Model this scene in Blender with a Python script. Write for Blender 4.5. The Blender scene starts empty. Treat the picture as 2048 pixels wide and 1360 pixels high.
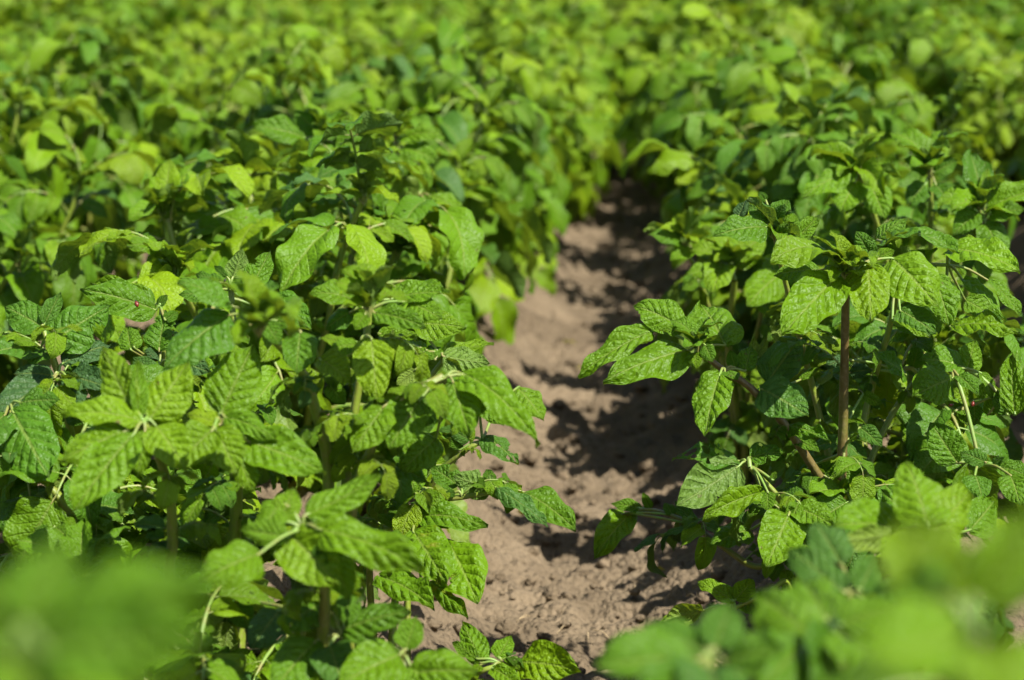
import bpy, math, random
import numpy as np
from mathutils import Vector, Matrix

PI = math.pi
scene = bpy.context.scene
COL = scene.collection
RNG = np.random.default_rng(7)

# ------------------------------------------------------------------ camera frame
F = 4332.0                       # focal length in pixels of the 2048 px wide photograph
CAM = np.array([0.09, 0.0, 0.75])
YAW, PITCH = math.radians(3.83), math.radians(10.5)
FWD = np.array([-math.sin(YAW) * math.cos(PITCH), math.cos(YAW) * math.cos(PITCH), -math.sin(PITCH)])
RIGHT = np.array([math.cos(YAW), math.sin(YAW), 0.0])
UP = np.cross(RIGHT, FWD)
FOCUS = 1.92


def at(px, py, d):
    """point of the field seen at that place of the photograph, d metres deep"""
    return CAM + d * (FWD + (px - 1024) / F * RIGHT - (py - 680) / F * UP)


def nrm(v):
    v = np.asarray(v, float)
    return v / (np.linalg.norm(v) + 1e-12)


# ------------------------------------------------------------------ noise
def vnoise(x, y, seed=0):
    xi = np.floor(x).astype(np.int64); yi = np.floor(y).astype(np.int64)
    fx = x - xi; fy = y - yi
    fx = fx * fx * (3 - 2 * fx); fy = fy * fy * (3 - 2 * fy)

    def h(a, b):
        n = (a * 374761393 + b * 668265263 + seed * 982451653) & 0x7fffffff
        n = ((n ^ (n >> 13)) * 1274126177) & 0x7fffffff
        n = n ^ (n >> 16)
        return (n & 0xffff) / 65535.0
    return (h(xi, yi) * (1 - fx) * (1 - fy) + h(xi + 1, yi) * fx * (1 - fy)
            + h(xi, yi + 1) * (1 - fx) * fy + h(xi + 1, yi + 1) * fx * fy) - .5


ROW = 0.70
RIDGE = 0.17


def ground_z(x, y, fine=True):
    x = np.asarray(x, float); y = np.asarray(y, float)
    wob = .05 * vnoise(y * .9, y * 0 + 3.1, 5)
    c = .5 - .5 * np.cos(2 * PI * (x + wob) / ROW)
    edge = np.clip((16 - np.abs(x)) / 2, 0, 1) * np.clip((46 - y) / 4, 0, 1)
    z = RIDGE * c ** 1.25 * edge + RIDGE * .4 * (1 - edge)
    z = z + .035 * vnoise(x * 4, y * 3, 1) * edge
    if fine:
        z = z + .026 * vnoise(x * 14, y * 12, 2) + .018 * vnoise(x * 33, y * 33, 3)
        n = vnoise(x * 60, y * 60, 4)
        z = z + .016 * n + .012 * np.clip(vnoise(x * 85, y * 85, 9) - .10, 0, 1) * 2 + .004 * vnoise(x * 150, y * 150, 21)
    return z


# ------------------------------------------------------------------ mesh collector
class MB:
    def __init__(s):
        s.v = []; s.f = []; s.uv = []; s.t = []; s.m = []; s.n = 0

    def grid(s, P, UV, T, mat, close=False, keep=None):
        """P (nu, nv, 3) points, UV (nu, nv, 2), T rgb tint"""
        nu, nv = P.shape[:2]
        idx = np.arange(nu * nv).reshape(nu, nv) + s.n
        a = idx[:-1, :-1]; b = idx[1:, :-1]; c = idx[1:, 1:]; d = idx[:-1, 1:]
        q = np.stack([a, d, c, b], -1).reshape(-1, 4)
        if close:
            q2 = np.stack([idx[:-1, -1], idx[:-1, 0], idx[1:, 0], idx[1:, -1]], -1)
            q = np.vstack([q, q2])
        if keep is not None:
            q = q[keep.reshape(-1)]
        s.v.append(P.reshape(-1, 3)); s.uv.append(UV.reshape(-1, 2))
        s.t.append(np.tile(np.array(T, float), (nu * nv, 1)))
        s.f.append(q); s.m.append(np.full(len(q), mat)); s.n += nu * nv

    def add(s, o, M):
        """append another collector moved by the 4x4 numpy matrix M"""
        for v, uv, t in zip(o.v, o.uv, o.t):
            s.v.append(v @ M[:3, :3].T + M[:3, 3]); s.uv.append(uv); s.t.append(t)
        for f, m in zip(o.f, o.m):
            s.f.append(f + s.n); s.m.append(m)
        s.n += o.n

    def mesh(s, name, mats):
        v = np.vstack(s.v); f = np.vstack(s.f); uv = np.vstack(s.uv); t = np.vstack(s.t); m = np.concatenate(s.m)
        me = bpy.data.meshes.new(name)
        me.vertices.add(len(v)); me.vertices.foreach_set('co', v.astype(np.float32).ravel())
        me.loops.add(f.size); me.loops.foreach_set('vertex_index', f.astype(np.int32).ravel())
        me.polygons.add(len(f))
        me.polygons.foreach_set('loop_start', np.arange(0, f.size, 4, dtype=np.int32))
        me.update(calc_edges=True)
        me.polygons.foreach_set('use_smooth', np.ones(len(f), dtype=bool))
        ul = me.uv_layers.new(name='UVMap')
        ul.data.foreach_set('uv', uv[f.ravel()].astype(np.float32).ravel())
        ca = me.attributes.new('tint', 'FLOAT_COLOR', 'POINT')
        ca.data.foreach_set('color', np.hstack([t, np.ones((len(t), 1))]).astype(np.float32).ravel())
        for k in mats:
            me.materials.append(k)
        me.polygons.foreach_set('material_index', m.astype(np.int32))
        me.update()
        return me


def link(name, data, parent=None):
    o = bpy.data.objects.new(name, data); COL.objects.link(o)
    if parent is not None:
        o.parent = parent
    return o


def tag(o, label=None, cat=None, group=None, kind=None):
    if label: o['label'] = label
    if cat: o['category'] = cat
    if group: o['group'] = group
    if kind: o['kind'] = kind
    return o


# ------------------------------------------------------------------ materials
class NT:
    def __init__(s, name):
        s.m = bpy.data.materials.new(name); s.m.use_nodes = True
        s.t = s.m.node_tree; s.t.nodes.clear()
        s.out = s.t.nodes.new('ShaderNodeOutputMaterial')

    def n(s, typ, **kw):
        k = s.t.nodes.new('ShaderNode' + typ)
        for a, b in kw.items():
            setattr(k, a, b)
        return k

    def l(s, a, b):
        s.t.links.new(a, b)

    def put(s, sock, val):
        if isinstance(val, bpy.types.NodeSocket): s.l(val, sock)
        else: sock.default_value = val

    def math(s, op, a, b=0.0, clamp=False):
        k = s.n('Math', operation=op, use_clamp=clamp)
        s.put(k.inputs[0], a); s.put(k.inputs[1], b)
        return k.outputs[0]

    def ramp(s, x, lo, hi, a=0.0, b=1.0):
        k = s.n('MapRange', interpolation_type='SMOOTHSTEP')
        s.put(k.inputs[0], x); k.inputs[1].default_value = lo; k.inputs[2].default_value = hi
        k.inputs[3].default_value = a; k.inputs[4].default_value = b
        return k.outputs[0]

    def mix(s, f, a, b, typ='MIX'):
        k = s.n('Mix', data_type='RGBA', blend_type=typ)
        s.put(k.inputs[0], f); s.put(k.inputs[6], a); s.put(k.inputs[7], b)
        return k.outputs[2]


NV = 7.0
VS = 0.26


def leaf_material(name, detail=True):
    g = NT(name)
    uv = g.n('UVMap', uv_map='UVMap'); sp = g.n('SeparateXYZ'); g.l(uv.outputs[0], sp.inputs[0])
    u, v = sp.outputs[0], sp.outputs[1]
    a = g.math('ABSOLUTE', g.math('MULTIPLY', g.math('SUBTRACT', v, .5), 2))
    tint = g.n('Attribute', attribute_name='tint'); ts = g.n('SeparateColor'); g.l(tint.outputs['Color'], ts.inputs[0])
    obi = g.n('ObjectInfo')
    # base hue : bluish green <-> yellow green
    hue = g.math('ADD', ts.outputs[0], g.math('MULTIPLY', g.math('SUBTRACT', obi.outputs['Random'], .5), .35), True)
    col = g.n('ValToRGB'); g.l(hue, col.inputs[0])
    e = col.color_ramp.elements
    e[0].position = 0; e[0].color = (.046, .108, .030, 1)
    e[1].position = 1; e[1].color = (.175, .262, .005, 1)
    for p, c in ((.28, (.060, .155, .006, 1)), (.55, (.104, .212, .002, 1)), (.8, (.165, .265, .003, 1))):
        k = e.new(p); k.color = c
    base = col.outputs[0]
    # veins
    q = g.math('MULTIPLY', g.math('SUBTRACT', u, g.math('MULTIPLY', a, VS)), NV)
    dv = g.math('ABSOLUTE', g.math('SUBTRACT', g.math('FRACT', g.math('ADD', q, .5)), .5))
    vein = g.math('SUBTRACT', 1, g.ramp(dv, .01, .14))
    vein = g.math('MULTIPLY', vein, g.math('SUBTRACT', 1, g.ramp(a, .75, 1.0)))
    rib = g.math('SUBTRACT', 1, g.ramp(a, .025, .085))
    allv = g.math('MAXIMUM', rib, g.math('MULTIPLY', vein, .22))
    vx = g.n('TexNoise'); vx.inputs['Scale'].default_value = 9.0; vx.inputs['Detail'].default_value = 2
    g.l(uv.outputs[0], vx.inputs['Vector'])
    base = g.mix(g.math('MULTIPLY', g.ramp(vx.outputs[0], .35, .7), .14), base, (.085, .165, .012, 1))
    # yellowing blotches driven by the third tint channel
    pos = g.n('TexCoord'); bl = g.n('TexNoise'); bl.inputs['Scale'].default_value = 45; bl.inputs['Detail'].default_value = 3
    g.l(pos.outputs['Object'], bl.inputs['Vector'])
    dmg = g.math('ADD', ts.outputs[2], g.ramp(obi.outputs['Random'], .93, 1.0, 0, .12))
    yel = g.math('MULTIPLY', g.ramp(g.math('ADD', bl.outputs[0], g.math('MULTIPLY', dmg, .5)), .72, .95), .8)
    base = g.mix(yel, base, (.24, .21, .022, 1))
    brn = g.math('MULTIPLY', g.ramp(g.math('ADD', bl.outputs[0], g.math('MULTIPLY', dmg, .38)), .80, .90), g.ramp(a, .6, .95))
    base = g.mix(brn, base, (.16, .085, .035, 1))
    sp2 = g.n('TexNoise'); sp2.inputs['Scale'].default_value = 130; sp2.inputs['Detail'].default_value = 1
    g.l(pos.outputs['Object'], sp2.inputs['Vector'])
    base = g.mix(g.math('MULTIPLY', g.ramp(sp2.outputs[0], .76, .80), .7), base, (.09, .055, .02, 1))
    base = g.mix(g.math('MULTIPLY', allv, .42), base, (.20, .25, .055, 1))
    bri = g.math('ADD', .72, g.math('MULTIPLY', ts.outputs[1], .56))
    cb = g.n('CombineXYZ')
    for i in range(3): g.l(bri, cb.inputs[i])
    base = g.mix(1.0, base, cb.outputs[0], 'MULTIPLY')
    geo = g.n('NewGeometry')
    under = g.mix(.45, base, (.14, .20, .06, 1))
    base = g.mix(geo.outputs['Backfacing'], base, under)
    # relief: quilted blisters between sunken veins
    vor = g.n('TexVoronoi', feature='SMOOTH_F1'); vor.inputs['Scale'].default_value = 1.0
    mp = g.n('Mapping'); g.l(uv.outputs[0], mp.inputs[0]); mp.inputs['Scale'].default_value = (36, 19, 1)
    g.l(mp.outputs[0], vor.inputs['Vector'])
    h = g.math('SUBTRACT', 0.0, g.math('MULTIPLY', vor.outputs['Distance'], .75))
    h = g.math('SUBTRACT', h, g.math('MULTIPLY', g.math('MAXIMUM', rib, vein), .30))
    fn = g.n('TexNoise'); fn.inputs['Scale'].default_value = 420; g.l(pos.outputs['Object'], fn.inputs['Vector'])
    h = g.math('ADD', h, g.math('MULTIPLY', fn.outputs[0], .25))
    bp = g.n('Bump'); bp.inputs['Strength'].default_value = 1.0; bp.inputs['Distance'].default_value = .0016
    g.l(h, bp.inputs['Height'])
    b = g.n('BsdfPrincipled'); g.l(base, b.inputs['Base Color'])
    b.inputs['Roughness'].default_value = .47; b.inputs['Specular IOR Level'].default_value = .25
    g.l(bp.outputs[0], b.inputs['Normal'])
    tr = g.n('BsdfTranslucent')
    tc = g.mix(1.0, base, (1.8, 1.6, .4, 1), 'MULTIPLY'); g.l(tc, tr.inputs['Color'])
    g.l(bp.outputs[0], tr.inputs['Normal'])
    mx = g.n('MixShader'); mx.inputs[0].default_value = .31
    g.l(b.outputs[0], mx.inputs[1]); g.l(tr.outputs[0], mx.inputs[2])
    g.l(mx.outputs[0], g.out.inputs[0])
    return g.m


def stem_material():
    g = NT('potato_stem')
    tc = g.n('TexCoord'); n1 = g.n('TexNoise'); n1.inputs['Scale'].default_value = 14; n1.inputs['Detail'].default_value = 3
    g.l(tc.outputs['Object'], n1.inputs['Vector'])
    n2 = g.n('TexNoise'); n2.inputs['Scale'].default_value = 260; g.l(tc.outputs['Object'], n2.inputs['Vector'])
    tint = g.n('Attribute', attribute_name='tint'); ts = g.n('SeparateColor'); g.l(tint.outputs['Color'], ts.inputs[0])
    c = g.mix(g.ramp(g.math('ADD', n1.outputs[0], g.math('SUBTRACT', ts.outputs[0], .5)), .3, .7), (.17, .23, .02, 1), (.115, .075, .022, 1))
    c = g.mix(g.math('MULTIPLY', g.ramp(n2.outputs[0], .45, .75), .5), c, (.22, .17, .08, 1))
    bp = g.n('Bump'); bp.inputs['Strength'].default_value = .5; bp.inputs['Distance'].default_value = .001
    g.l(n2.outputs[0], bp.inputs['Height'])
    b = g.n('BsdfPrincipled'); g.l(c, b.inputs['Base Color']); b.inputs['Roughness'].default_value = .5
    b.inputs['Subsurface Weight'].default_value = 0.0
    g.l(bp.outputs[0], b.inputs['Normal']); g.l(b.outputs[0], g.out.inputs[0])
    return g.m


def petiole_material():
    g = NT('leaf_stalk')
    b = g.n('BsdfPrincipled'); b.inputs['Roughness'].default_value = .5
    tc = g.n('TexCoord'); n1 = g.n('TexNoise'); n1.inputs['Scale'].default_value = 60; g.l(tc.outputs['Object'], n1.inputs['Vector'])
    g.l(g.mix(g.ramp(n1.outputs[0], .35, .7), (.16, .27, .045, 1), (.20, .19, .05, 1)), b.inputs['Base Color'])
    g.l(b.outputs[0], g.out.inputs[0])
    return g.m


def soil_material():
    g = NT('dry_soil')
    tc = g.n('TexCoord')
    n1 = g.n('TexNoise'); n1.inputs['Scale'].default_value = 9; n1.inputs['Detail'].default_value = 6
    n2 = g.n('TexNoise'); n2.inputs['Scale'].default_value = 130; n2.inputs['Detail'].default_value = 7
    n3 = g.n('TexVoronoi'); n3.inputs['Scale'].default_value = 130
    for k in (n1, n2, n3): g.l(tc.outputs['Object'], k.inputs['Vector'])
    c = g.mix(g.ramp(n1.outputs[0], .3, .7), (.124, .093, .058, 1), (.198, .150, .095, 1))
    c = g.mix(g.math('MULTIPLY', g.ramp(n2.outputs[0], .5, .72), .45), c, (.068, .050, .033, 1))
    c = g.mix(g.math('MULTIPLY', g.ramp(n3.outputs['Distance'], .0, .16, 1, 0), .4), c, (.25, .195, .13, 1))
    h = g.math('ADD', g.math('MULTIPLY', n2.outputs[0], .8), g.math('MULTIPLY', n3.outputs['Distance'], -.5))
    bp = g.n('Bump'); bp.inputs['Strength'].default_value = 1.0; bp.inputs['Distance'].default_value = .010
    g.l(h, bp.inputs['Height'])
    b = g.n('BsdfPrincipled'); g.l(c, b.inputs['Base Color']); b.inputs['Roughness'].default_value = .95
    b.inputs['Specular IOR Level'].default_value = .15
    g.l(bp.outputs[0], b.inputs['Normal']); g.l(b.outputs[0], g.out.inputs[0])
    return g.m


def plain_material(name, rgb, rough=.4):
    g = NT(name)
    b = g.n('BsdfPrincipled'); b.inputs['Roughness'].default_value = rough
    tc = g.n('TexCoord'); n1 = g.n('TexNoise'); n1.inputs['Scale'].default_value = 300; g.l(tc.outputs['Object'], n1.inputs['Vector'])
    g.l(g.mix(n1.outputs[0], (rgb[0] * .7, rgb[1] * .7, rgb[2] * .7, 1), (rgb[0] * 1.25, rgb[1] * 1.25, rgb[2] * 1.25, 1)), b.inputs['Base Color'])
    g.l(b.outputs[0], g.out.inputs[0])
    return g.m


M_LEAF = leaf_material('potato_leaf')
M_STEM = stem_material()
M_PET = petiole_material()
M_SOIL = soil_material()
LM = [M_LEAF, M_PET]

# ------------------------------------------------------------------ leaflet, leaf, stem
PROF_U = np.linspace(0, 1, 81)
PROF_W = np.interp(PROF_U, [0, .025, .07, .14, .24, .36, .48, .60, .71, .81, .89, .95, 1.0], [.12, .46, .72, .90, .99, 1.0, .97, .89, .75, .55, .34, .15, .0])
for _ in range(6):
    PROF_W[1:-1] = PROF_W[1:-1] * .5 + (PROF_W[:-2] + PROF_W[2:]) * .25


def leaflet(mb, P0, D, N, L, W, nu, nv, rng, fold=.25, arch=.6, twist=0., pucker=1.0, wave=1.0,
            tint=(.5, .5, 0), holes=0, cup=0., tipcurl=0., bites=0):
    D = nrm(D); N = np.asarray(N, float); N = nrm(N - D * np.dot(N, D)); S = np.cross(D, N)
    u = (np.linspace(0, 1, nu)) ** .9
    v = np.linspace(-1, 1, nv)
    th = arch * u + tipcurl * np.clip(u - .6, 0, 1) ** 2 * 6
    du = np.gradient(u)
    T = D[None] * np.cos(th)[:, None] - N[None] * np.sin(th)[:, None]
    C = P0 + np.cumsum(np.vstack([np.zeros(3), (T[1:] + T[:-1]) * .5 * np.diff(u)[:, None]]), 0) * L
    Nn = N[None] * np.cos(th)[:, None] + D[None] * np.sin(th)[:, None]
    tw = twist * u
    Su = S[None] * np.cos(tw)[:, None] + Nn * np.sin(tw)[:, None]
    Nu = Nn * np.cos(tw)[:, None] - S[None] * np.sin(tw)[:, None]
    w = np.interp(u, PROF_U, PROF_W) * W * .5
    ph = rng.uniform(0, 6.28, 8)
    U, V = np.meshgrid(u, v, indexing='ij')
    A = np.abs(V); sg = np.where(V >= 0, 1.0, -1.0)
    side = np.where(V >= 0, 0, 1)
    asym = 1 + sg * rng.uniform(-.08, .08)
    wl = w[:, None] * asym * (1 + wave * .022 * np.sin(U * 13 + ph[0] + side * 2) * A + wave * .006 * np.sin(U * 41 + ph[1] + side) * A)
    if bites:
        for b in range(bites):
            bu = rng.uniform(.3, .95); bs = rng.choice([-1, 1]); br = rng.uniform(.05, .13)
            cut = np.clip(1 - ((U - bu) / br) ** 2, 0, 1) ** .5 * rng.uniform(.25, .6)
            jag = 1 + .3 * np.sin(U * 90 + ph[2])
            wl = np.where(sg == bs, wl * (1 - cut * jag * np.where(A > .3, 1, A / .3)), wl)
    fl = fold * (1 - .35 * U)
    fl2 = fl * (1 + .0 * A)
    lat = V * wl * np.cos(fl2)
    z = A * wl * np.sin(fl2) + cup * (A * A) * wl
    q = NV * (U - VS * A)
    bl = np.sin(PI * q) ** 2
    env = np.clip(A * 4, 0, 1) * np.clip((1.02 - A) * 3, 0, 1) * np.clip(np.sin(PI * U) * 2.2, 0, 1)
    z = z + pucker * L * .017 * bl * env
    z = z + pucker * L * (.006 * vnoise(U * 13 + ph[3] * 9, V * 6 + ph[4] * 9, 11) + (.008 * vnoise(U * 25 + ph[4] * 9, V * 9 + ph[3] * 9, 17) if nu > 40 else 0)) * 2 * env
    z = z + wave * L * .028 * A ** 2.5 * np.sin(U * (9 + ph[5]) + ph[6] + side * 1.7) * np.clip(np.sin(PI * U) * 2, 0, 1)
    z = z + wave * L * .05 * vnoise(U * 2.3 + ph[5] * 7, V * 1.2 + ph[7] * 7, 13) * 2 * np.clip(A * 2, 0, 1)
    P = C[:, None, :] + Su[:, None, :] * lat[..., None] + Nu[:, None, :] * z[..., None]
    UV = np.stack([U, V * .5 + .5], -1)
    keep = None
    if holes:
        cu = (U[:-1, :-1] + U[1:, 1:]) * .5; cv = (V[:-1, :-1] + V[1:, 1:]) * .5
        keep = np.ones(cu.shape, bool)
        for h in range(holes):
            hu = rng.uniform(.2, .9); hv = rng.uniform(-.8, .8); r = rng.uniform(.02, .06)
            keep &= ((cu - hu) ** 2 + (cv * .35 - hv * .35) ** 2) > r * r
    mb.grid(P, UV, tint, 0, keep=keep)
    return C


def tube(mb, pts, r0, r1, n, tint, mat, ribs=0., rng=None, m=None):
    pts = np.asarray(pts, float)
    if m:                                            # resample with a Catmull-Rom curve
        k = len(pts); tt = np.linspace(0, k - 1, m)
        ext = np.vstack([2 * pts[0] - pts[1], pts, 2 * pts[-1] - pts[-2]])
        out = []
        for t in tt:
            i = min(int(t), k - 2); f = t - i
            p0, p1, p2, p3 = ext[i], ext[i + 1], ext[i + 2], ext[i + 3]
            out.append(.5 * (2 * p1 + (p2 - p0) * f + (2 * p0 - 5 * p1 + 4 * p2 - p3) * f * f + (3 * p1 - p0 - 3 * p2 + p3) * f ** 3))
        pts = np.array(out)
    k = len(pts)
    T = np.gradient(pts, axis=0); T /= np.linalg.norm(T, axis=1, keepdims=True) + 1e-12
    ref = np.array([.31, .95, .05]) if abs(T[0][2]) > .6 else np.array([0, 0, 1.0])
    A = np.cross(T, ref); A /= np.linalg.norm(A, axis=1, keepdims=True) + 1e-12
    B = np.cross(T, A)
    an = np.linspace(0, 2 * PI, n, endpoint=False)
    r = np.linspace(r0, r1, k)
    rr = r[:, None] * (1 + ribs * np.cos(3 * an)[None]) 
    if rng is not None:
        rr = rr * (1 + .12 * vnoise(np.arange(k)[:, None] * .45 + an[None] * 0, an[None] * .6 + r0 * 900 + np.arange(k)[:, None] * 0, 5))
    P = pts[:, None] + A[:, None] * (np.cos(an)[None, :, None] * rr[..., None]) + B[:, None] * (np.sin(an)[None, :, None] * rr[..., None])
    UV = np.zeros((k, n, 2)); UV[..., 0] = np.linspace(0, 1, k)[:, None]; UV[..., 1] = an[None] / 6.283
    mb.grid(P, UV, tint, mat, close=True)
    return pts, T


RES = {'hi': (26, 15), 'mid': (13, 8), 'lo': (7, 5), 'far': (4, 3)}


def compound_leaf(rng, L, res, pitch=None, droop=None, hue=.5, young=False, yellow=0.):
    """a pinnate potato leaf: stalk at the origin, pointing along +Y"""
    mb = MB(); nu, nv = RES[res]
    pitch = rng.uniform(.25, .8) if pitch is None else pitch
    droop = rng.uniform(.9, 1.7) if droop is None else droop
    k = 12
    s = np.linspace(0, 1, k); ang = pitch - droop * s ** 1.3
    sway = rng.uniform(-.25, .25)
    T = np.stack([np.sin(sway * s) * np.cos(ang), np.cos(sway * s) * np.cos(ang), np.sin(ang)], -1)
    C = np.vstack([np.zeros(3), np.cumsum((T[1:] + T[:-1]) * .5 / (k - 1), 0)]) * L * .62
    if res != 'far':
        tube(mb, C, .0022 * (L / .2) ** .5 + .0004, .0011, 6 if res == 'hi' else 4, (.5, .5, 0), 1)

    def fr(x):
        c = np.array([np.interp(x, s, C[:, i]) for i in range(3)])
        t = nrm([np.interp(x, s, T[:, i]) for i in range(3)])
        sd = nrm(np.cross(t, [0, 0, 1])); n = nrm(np.cross(sd, t))
        return c, t, sd, n

    def one(x, sidesign, ln, spread):
        c, t, sd, n = fr(x)
        d = t * math.cos(spread) + sd * sidesign * math.sin(spread)
        d = d + n * rng.uniform(-.42, .26)
        nn = n + sd * sidesign * rng.uniform(-.45, .15) + t * rng.uniform(-.25, .15) + np.array([0, 0, .25])
        ti = (float(np.clip(hue + rng.normal(0, .09), 0, 1)), float(np.clip(rng.normal(.5, .16), 0, 1)),
              float(np.clip(rng.uniform(-1.3, .2) + yellow, 0, 1)))
        stalk = ln * .10
        mb_p0 = c + nrm(d) * stalk
        if res in ('hi', 'mid'):
            tube(mb, [c, mb_p0 + nrm(d) * ln * .04], .0009, .0008, 4, (.5, .5, 0), 1)
        big = ln > .03
        leaflet(mb, mb_p0, d, nn, ln, ln * rng.uniform(.58, .76), nu if big else max(4, nu // 2), nv if big else max(3, nv // 2), rng,
                fold=rng.uniform(.05, .55), arch=rng.uniform(.35, 1.5), twist=rng.uniform(-.5, .5),
                pucker=rng.uniform(.7, 1.3), wave=rng.uniform(.9, 2.2), tint=ti, cup=rng.uniform(-.35, .12),
                tipcurl=rng.uniform(-.4, .5), holes=(rng.integers(1, 4) if res == 'hi' and rng.random() < .18 else 0),
                bites=(rng.integers(1, 3) if res in ('hi', 'mid') and rng.random() < .3 else 0))
    one(1.0, rng.choice([-1, 1]), L * rng.uniform(.36, .43), rng.uniform(0, .2))
    xs = (.80, .57, .35) if L > .1 else (.78, .48)
    for j, x in enumerate(xs):
        for sg in (-1, 1):
            one(x + rng.uniform(-.03, .03), sg, L * (.34 - .055 * j) * rng.uniform(.85, 1.1), rng.uniform(.85, 1.25))
    if res in ('hi', 'mid'):
        for x in ((.68, .46, .25, .12) if res == 'hi' else (.68, .4)):
            for sg in (-1, 1):
                if rng.random() < .75:
                    one(x + rng.uniform(-.03, .03), sg, L * rng.uniform(.05, .10), rng.uniform(.9, 1.4))
    return mb


def shoot_tip(rng, L, res, hue=.5):
    """young crumpled leaves at the top of a stem"""
    mb = MB(); nu, nv = RES[res]
    n = 11 if res == 'hi' else 8 if res == 'mid' else 6
    for i in range(n):
        az = i * 2.4 + rng.uniform(-.3, .3); el = rng.uniform(.1, 1.25) if i > 2 else rng.uniform(.9, 1.4)
        d = np.array([math.cos(az) * math.cos(el), math.sin(az) * math.cos(el), math.sin(el)])
        nn = np.array([-math.cos(az) * math.sin(el), -math.sin(az) * math.sin(el), math.cos(el)]) + rng.normal(0, .3, 3)
        ln = L * rng.uniform(.55, 1.1) * (1 if i > 2 else .7)
        p0 = np.array([0, 0, rng.uniform(-.2, .1) * L]) + d * L * .12
        leaflet(mb, p0, d, nn, ln, ln * rng.uniform(.5, .7), max(5, int(nu * .8)), max(4, int(nv * .8)), rng, fold=rng.uniform(.3, .8),
                arch=rng.uniform(.3, 1.5), twist=rng.uniform(-.7, .7), pucker=1.4, wave=2.0,
                tint=(float(np.clip(hue + .1 + rng.normal(0, .07), 0, 1)), float(rng.uniform(.4, .8)), 0), tipcurl=rng.uniform(-.5, 1))
        if res in ('hi', 'mid'):
            tube(mb, [np.array([0, 0, -.25 * L]), p0 + d * ln * .05], .0012, .0008, 4, (.5, .5, 0), 1)
    return mb


def stem_curve(rng, H, lean, az, base):
    pts = []
    bend = rng.uniform(-.3, .5)
    for t in np.linspace(0, 1, 6):
        out = lean * (t - .25 * bend * t * (1 - t) * 4) * H
        pts.append(base + np.array([math.cos(az) * out, math.sin(az) * out, H * t * (1 - .12 * lean * t)]) + (rng.normal(0, .006, 3) if 0 < t < 1 else 0))
    return np.array(pts)


def rotz(a):
    c, s = math.cos(a), math.sin(a)
    M = np.eye(4); M[0, 0] = c; M[0, 1] = -s; M[1, 0] = s; M[1, 1] = c
    return M


def leaf_library(res, n, seed):
    lib = []
    for i in range(n):
        r = np.random.default_rng(seed + i)
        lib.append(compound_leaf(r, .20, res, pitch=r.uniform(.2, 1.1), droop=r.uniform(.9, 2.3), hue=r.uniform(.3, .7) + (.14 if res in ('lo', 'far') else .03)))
    return lib


def tip_library(res, n, seed):
    return [shoot_tip(np.random.default_rng(seed + i), .045, res) for i in range(n)]


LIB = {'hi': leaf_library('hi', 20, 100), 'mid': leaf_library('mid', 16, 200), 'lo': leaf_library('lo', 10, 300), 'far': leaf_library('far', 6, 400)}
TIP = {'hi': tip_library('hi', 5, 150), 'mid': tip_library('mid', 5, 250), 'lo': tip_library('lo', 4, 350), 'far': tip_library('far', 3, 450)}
LEAF_ME = [m.mesh('leaf', LM) for m in LIB['hi']]
TIP_ME = [m.mesh('shoot_tip', LM) for m in TIP['hi']]
LEAF_ME2 = [m.mesh('leaf', LM) for m in LIB['mid']]
TIP_ME2 = [m.mesh('shoot_tip', LM) for m in TIP['mid']]


def plant_layout(rng, H=.35, spread=.9, nst=None, ls=1.0):
    """stems (curves) and where each leaf of each stem sits: (matrix 4x4, is_tip)"""
    out = []
    nst = nst or rng.integers(4, 7)
    a0 = rng.uniform(0, 6.28)
    for i in range(nst):
        az = a0 + i * 2 * PI / nst + rng.uniform(-.4, .4)
        lean = rng.uniform(.2, .75) * spread if i else rng.uniform(0, .25)
        base = np.array([math.cos(az), math.sin(az), 0]) * rng.uniform(.01, .05) + np.array([0, 0, -.03])
        h = H * rng.uniform(.78, 1.12)
        C = stem_curve(rng, h, lean, az, base)
        leaves = []
        nl = rng.integers(10, 13)
        la = rng.uniform(0, 6.28)
        for j in range(nl):
            t = .12 + .86 * (j / (nl - 1)) ** .8
            la += 2.4 + rng.uniform(-.5, .5)
            p = np.array([np.interp(t * 5, range(6), C[:, c]) for c in range(3)])
            sc = (1.16 - .38 * max(0, t - .55) / .45) * rng.uniform(.8, 1.15) * (.75 if t < .25 else 1) * ls
            M = rotz(la - PI / 2)
            tilt = rng.normal(0, .2) + (.35 * (t - .5)); roll = rng.normal(0, .22)
            cx, sx = math.cos(tilt), math.sin(tilt); cy, sy = math.cos(roll), math.sin(roll)
            RX = np.eye(4); RX[1, 1] = cx; RX[1, 2] = -sx; RX[2, 1] = sx; RX[2, 2] = cx
            RY = np.eye(4); RY[0, 0] = cy; RY[0, 2] = sy; RY[2, 0] = -sy; RY[2, 2] = cy
            M = M @ RX @ RY; M[:3, :3] *= sc; M[:3, 3] = p
            leaves.append((M, False))
        M = rotz(rng.uniform(0, 6)); M[:3, :3] *= rng.uniform(.8, 1.35); M[:3, 3] = C[-1]
        leaves.append((M, True))
        out.append((C, leaves))
    return out


def stem_mb(C, rng, res, r0=None):
    mb = MB(); r0 = r0 or rng.uniform(.004, .006)
    tube(mb, C, r0, .0028, 10 if res == 'hi' else 6, (float(rng.uniform(.05, .5)), .5, 0), 0, ribs=.12, rng=rng, m=22 if res == 'hi' else 10)
    return mb


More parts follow.
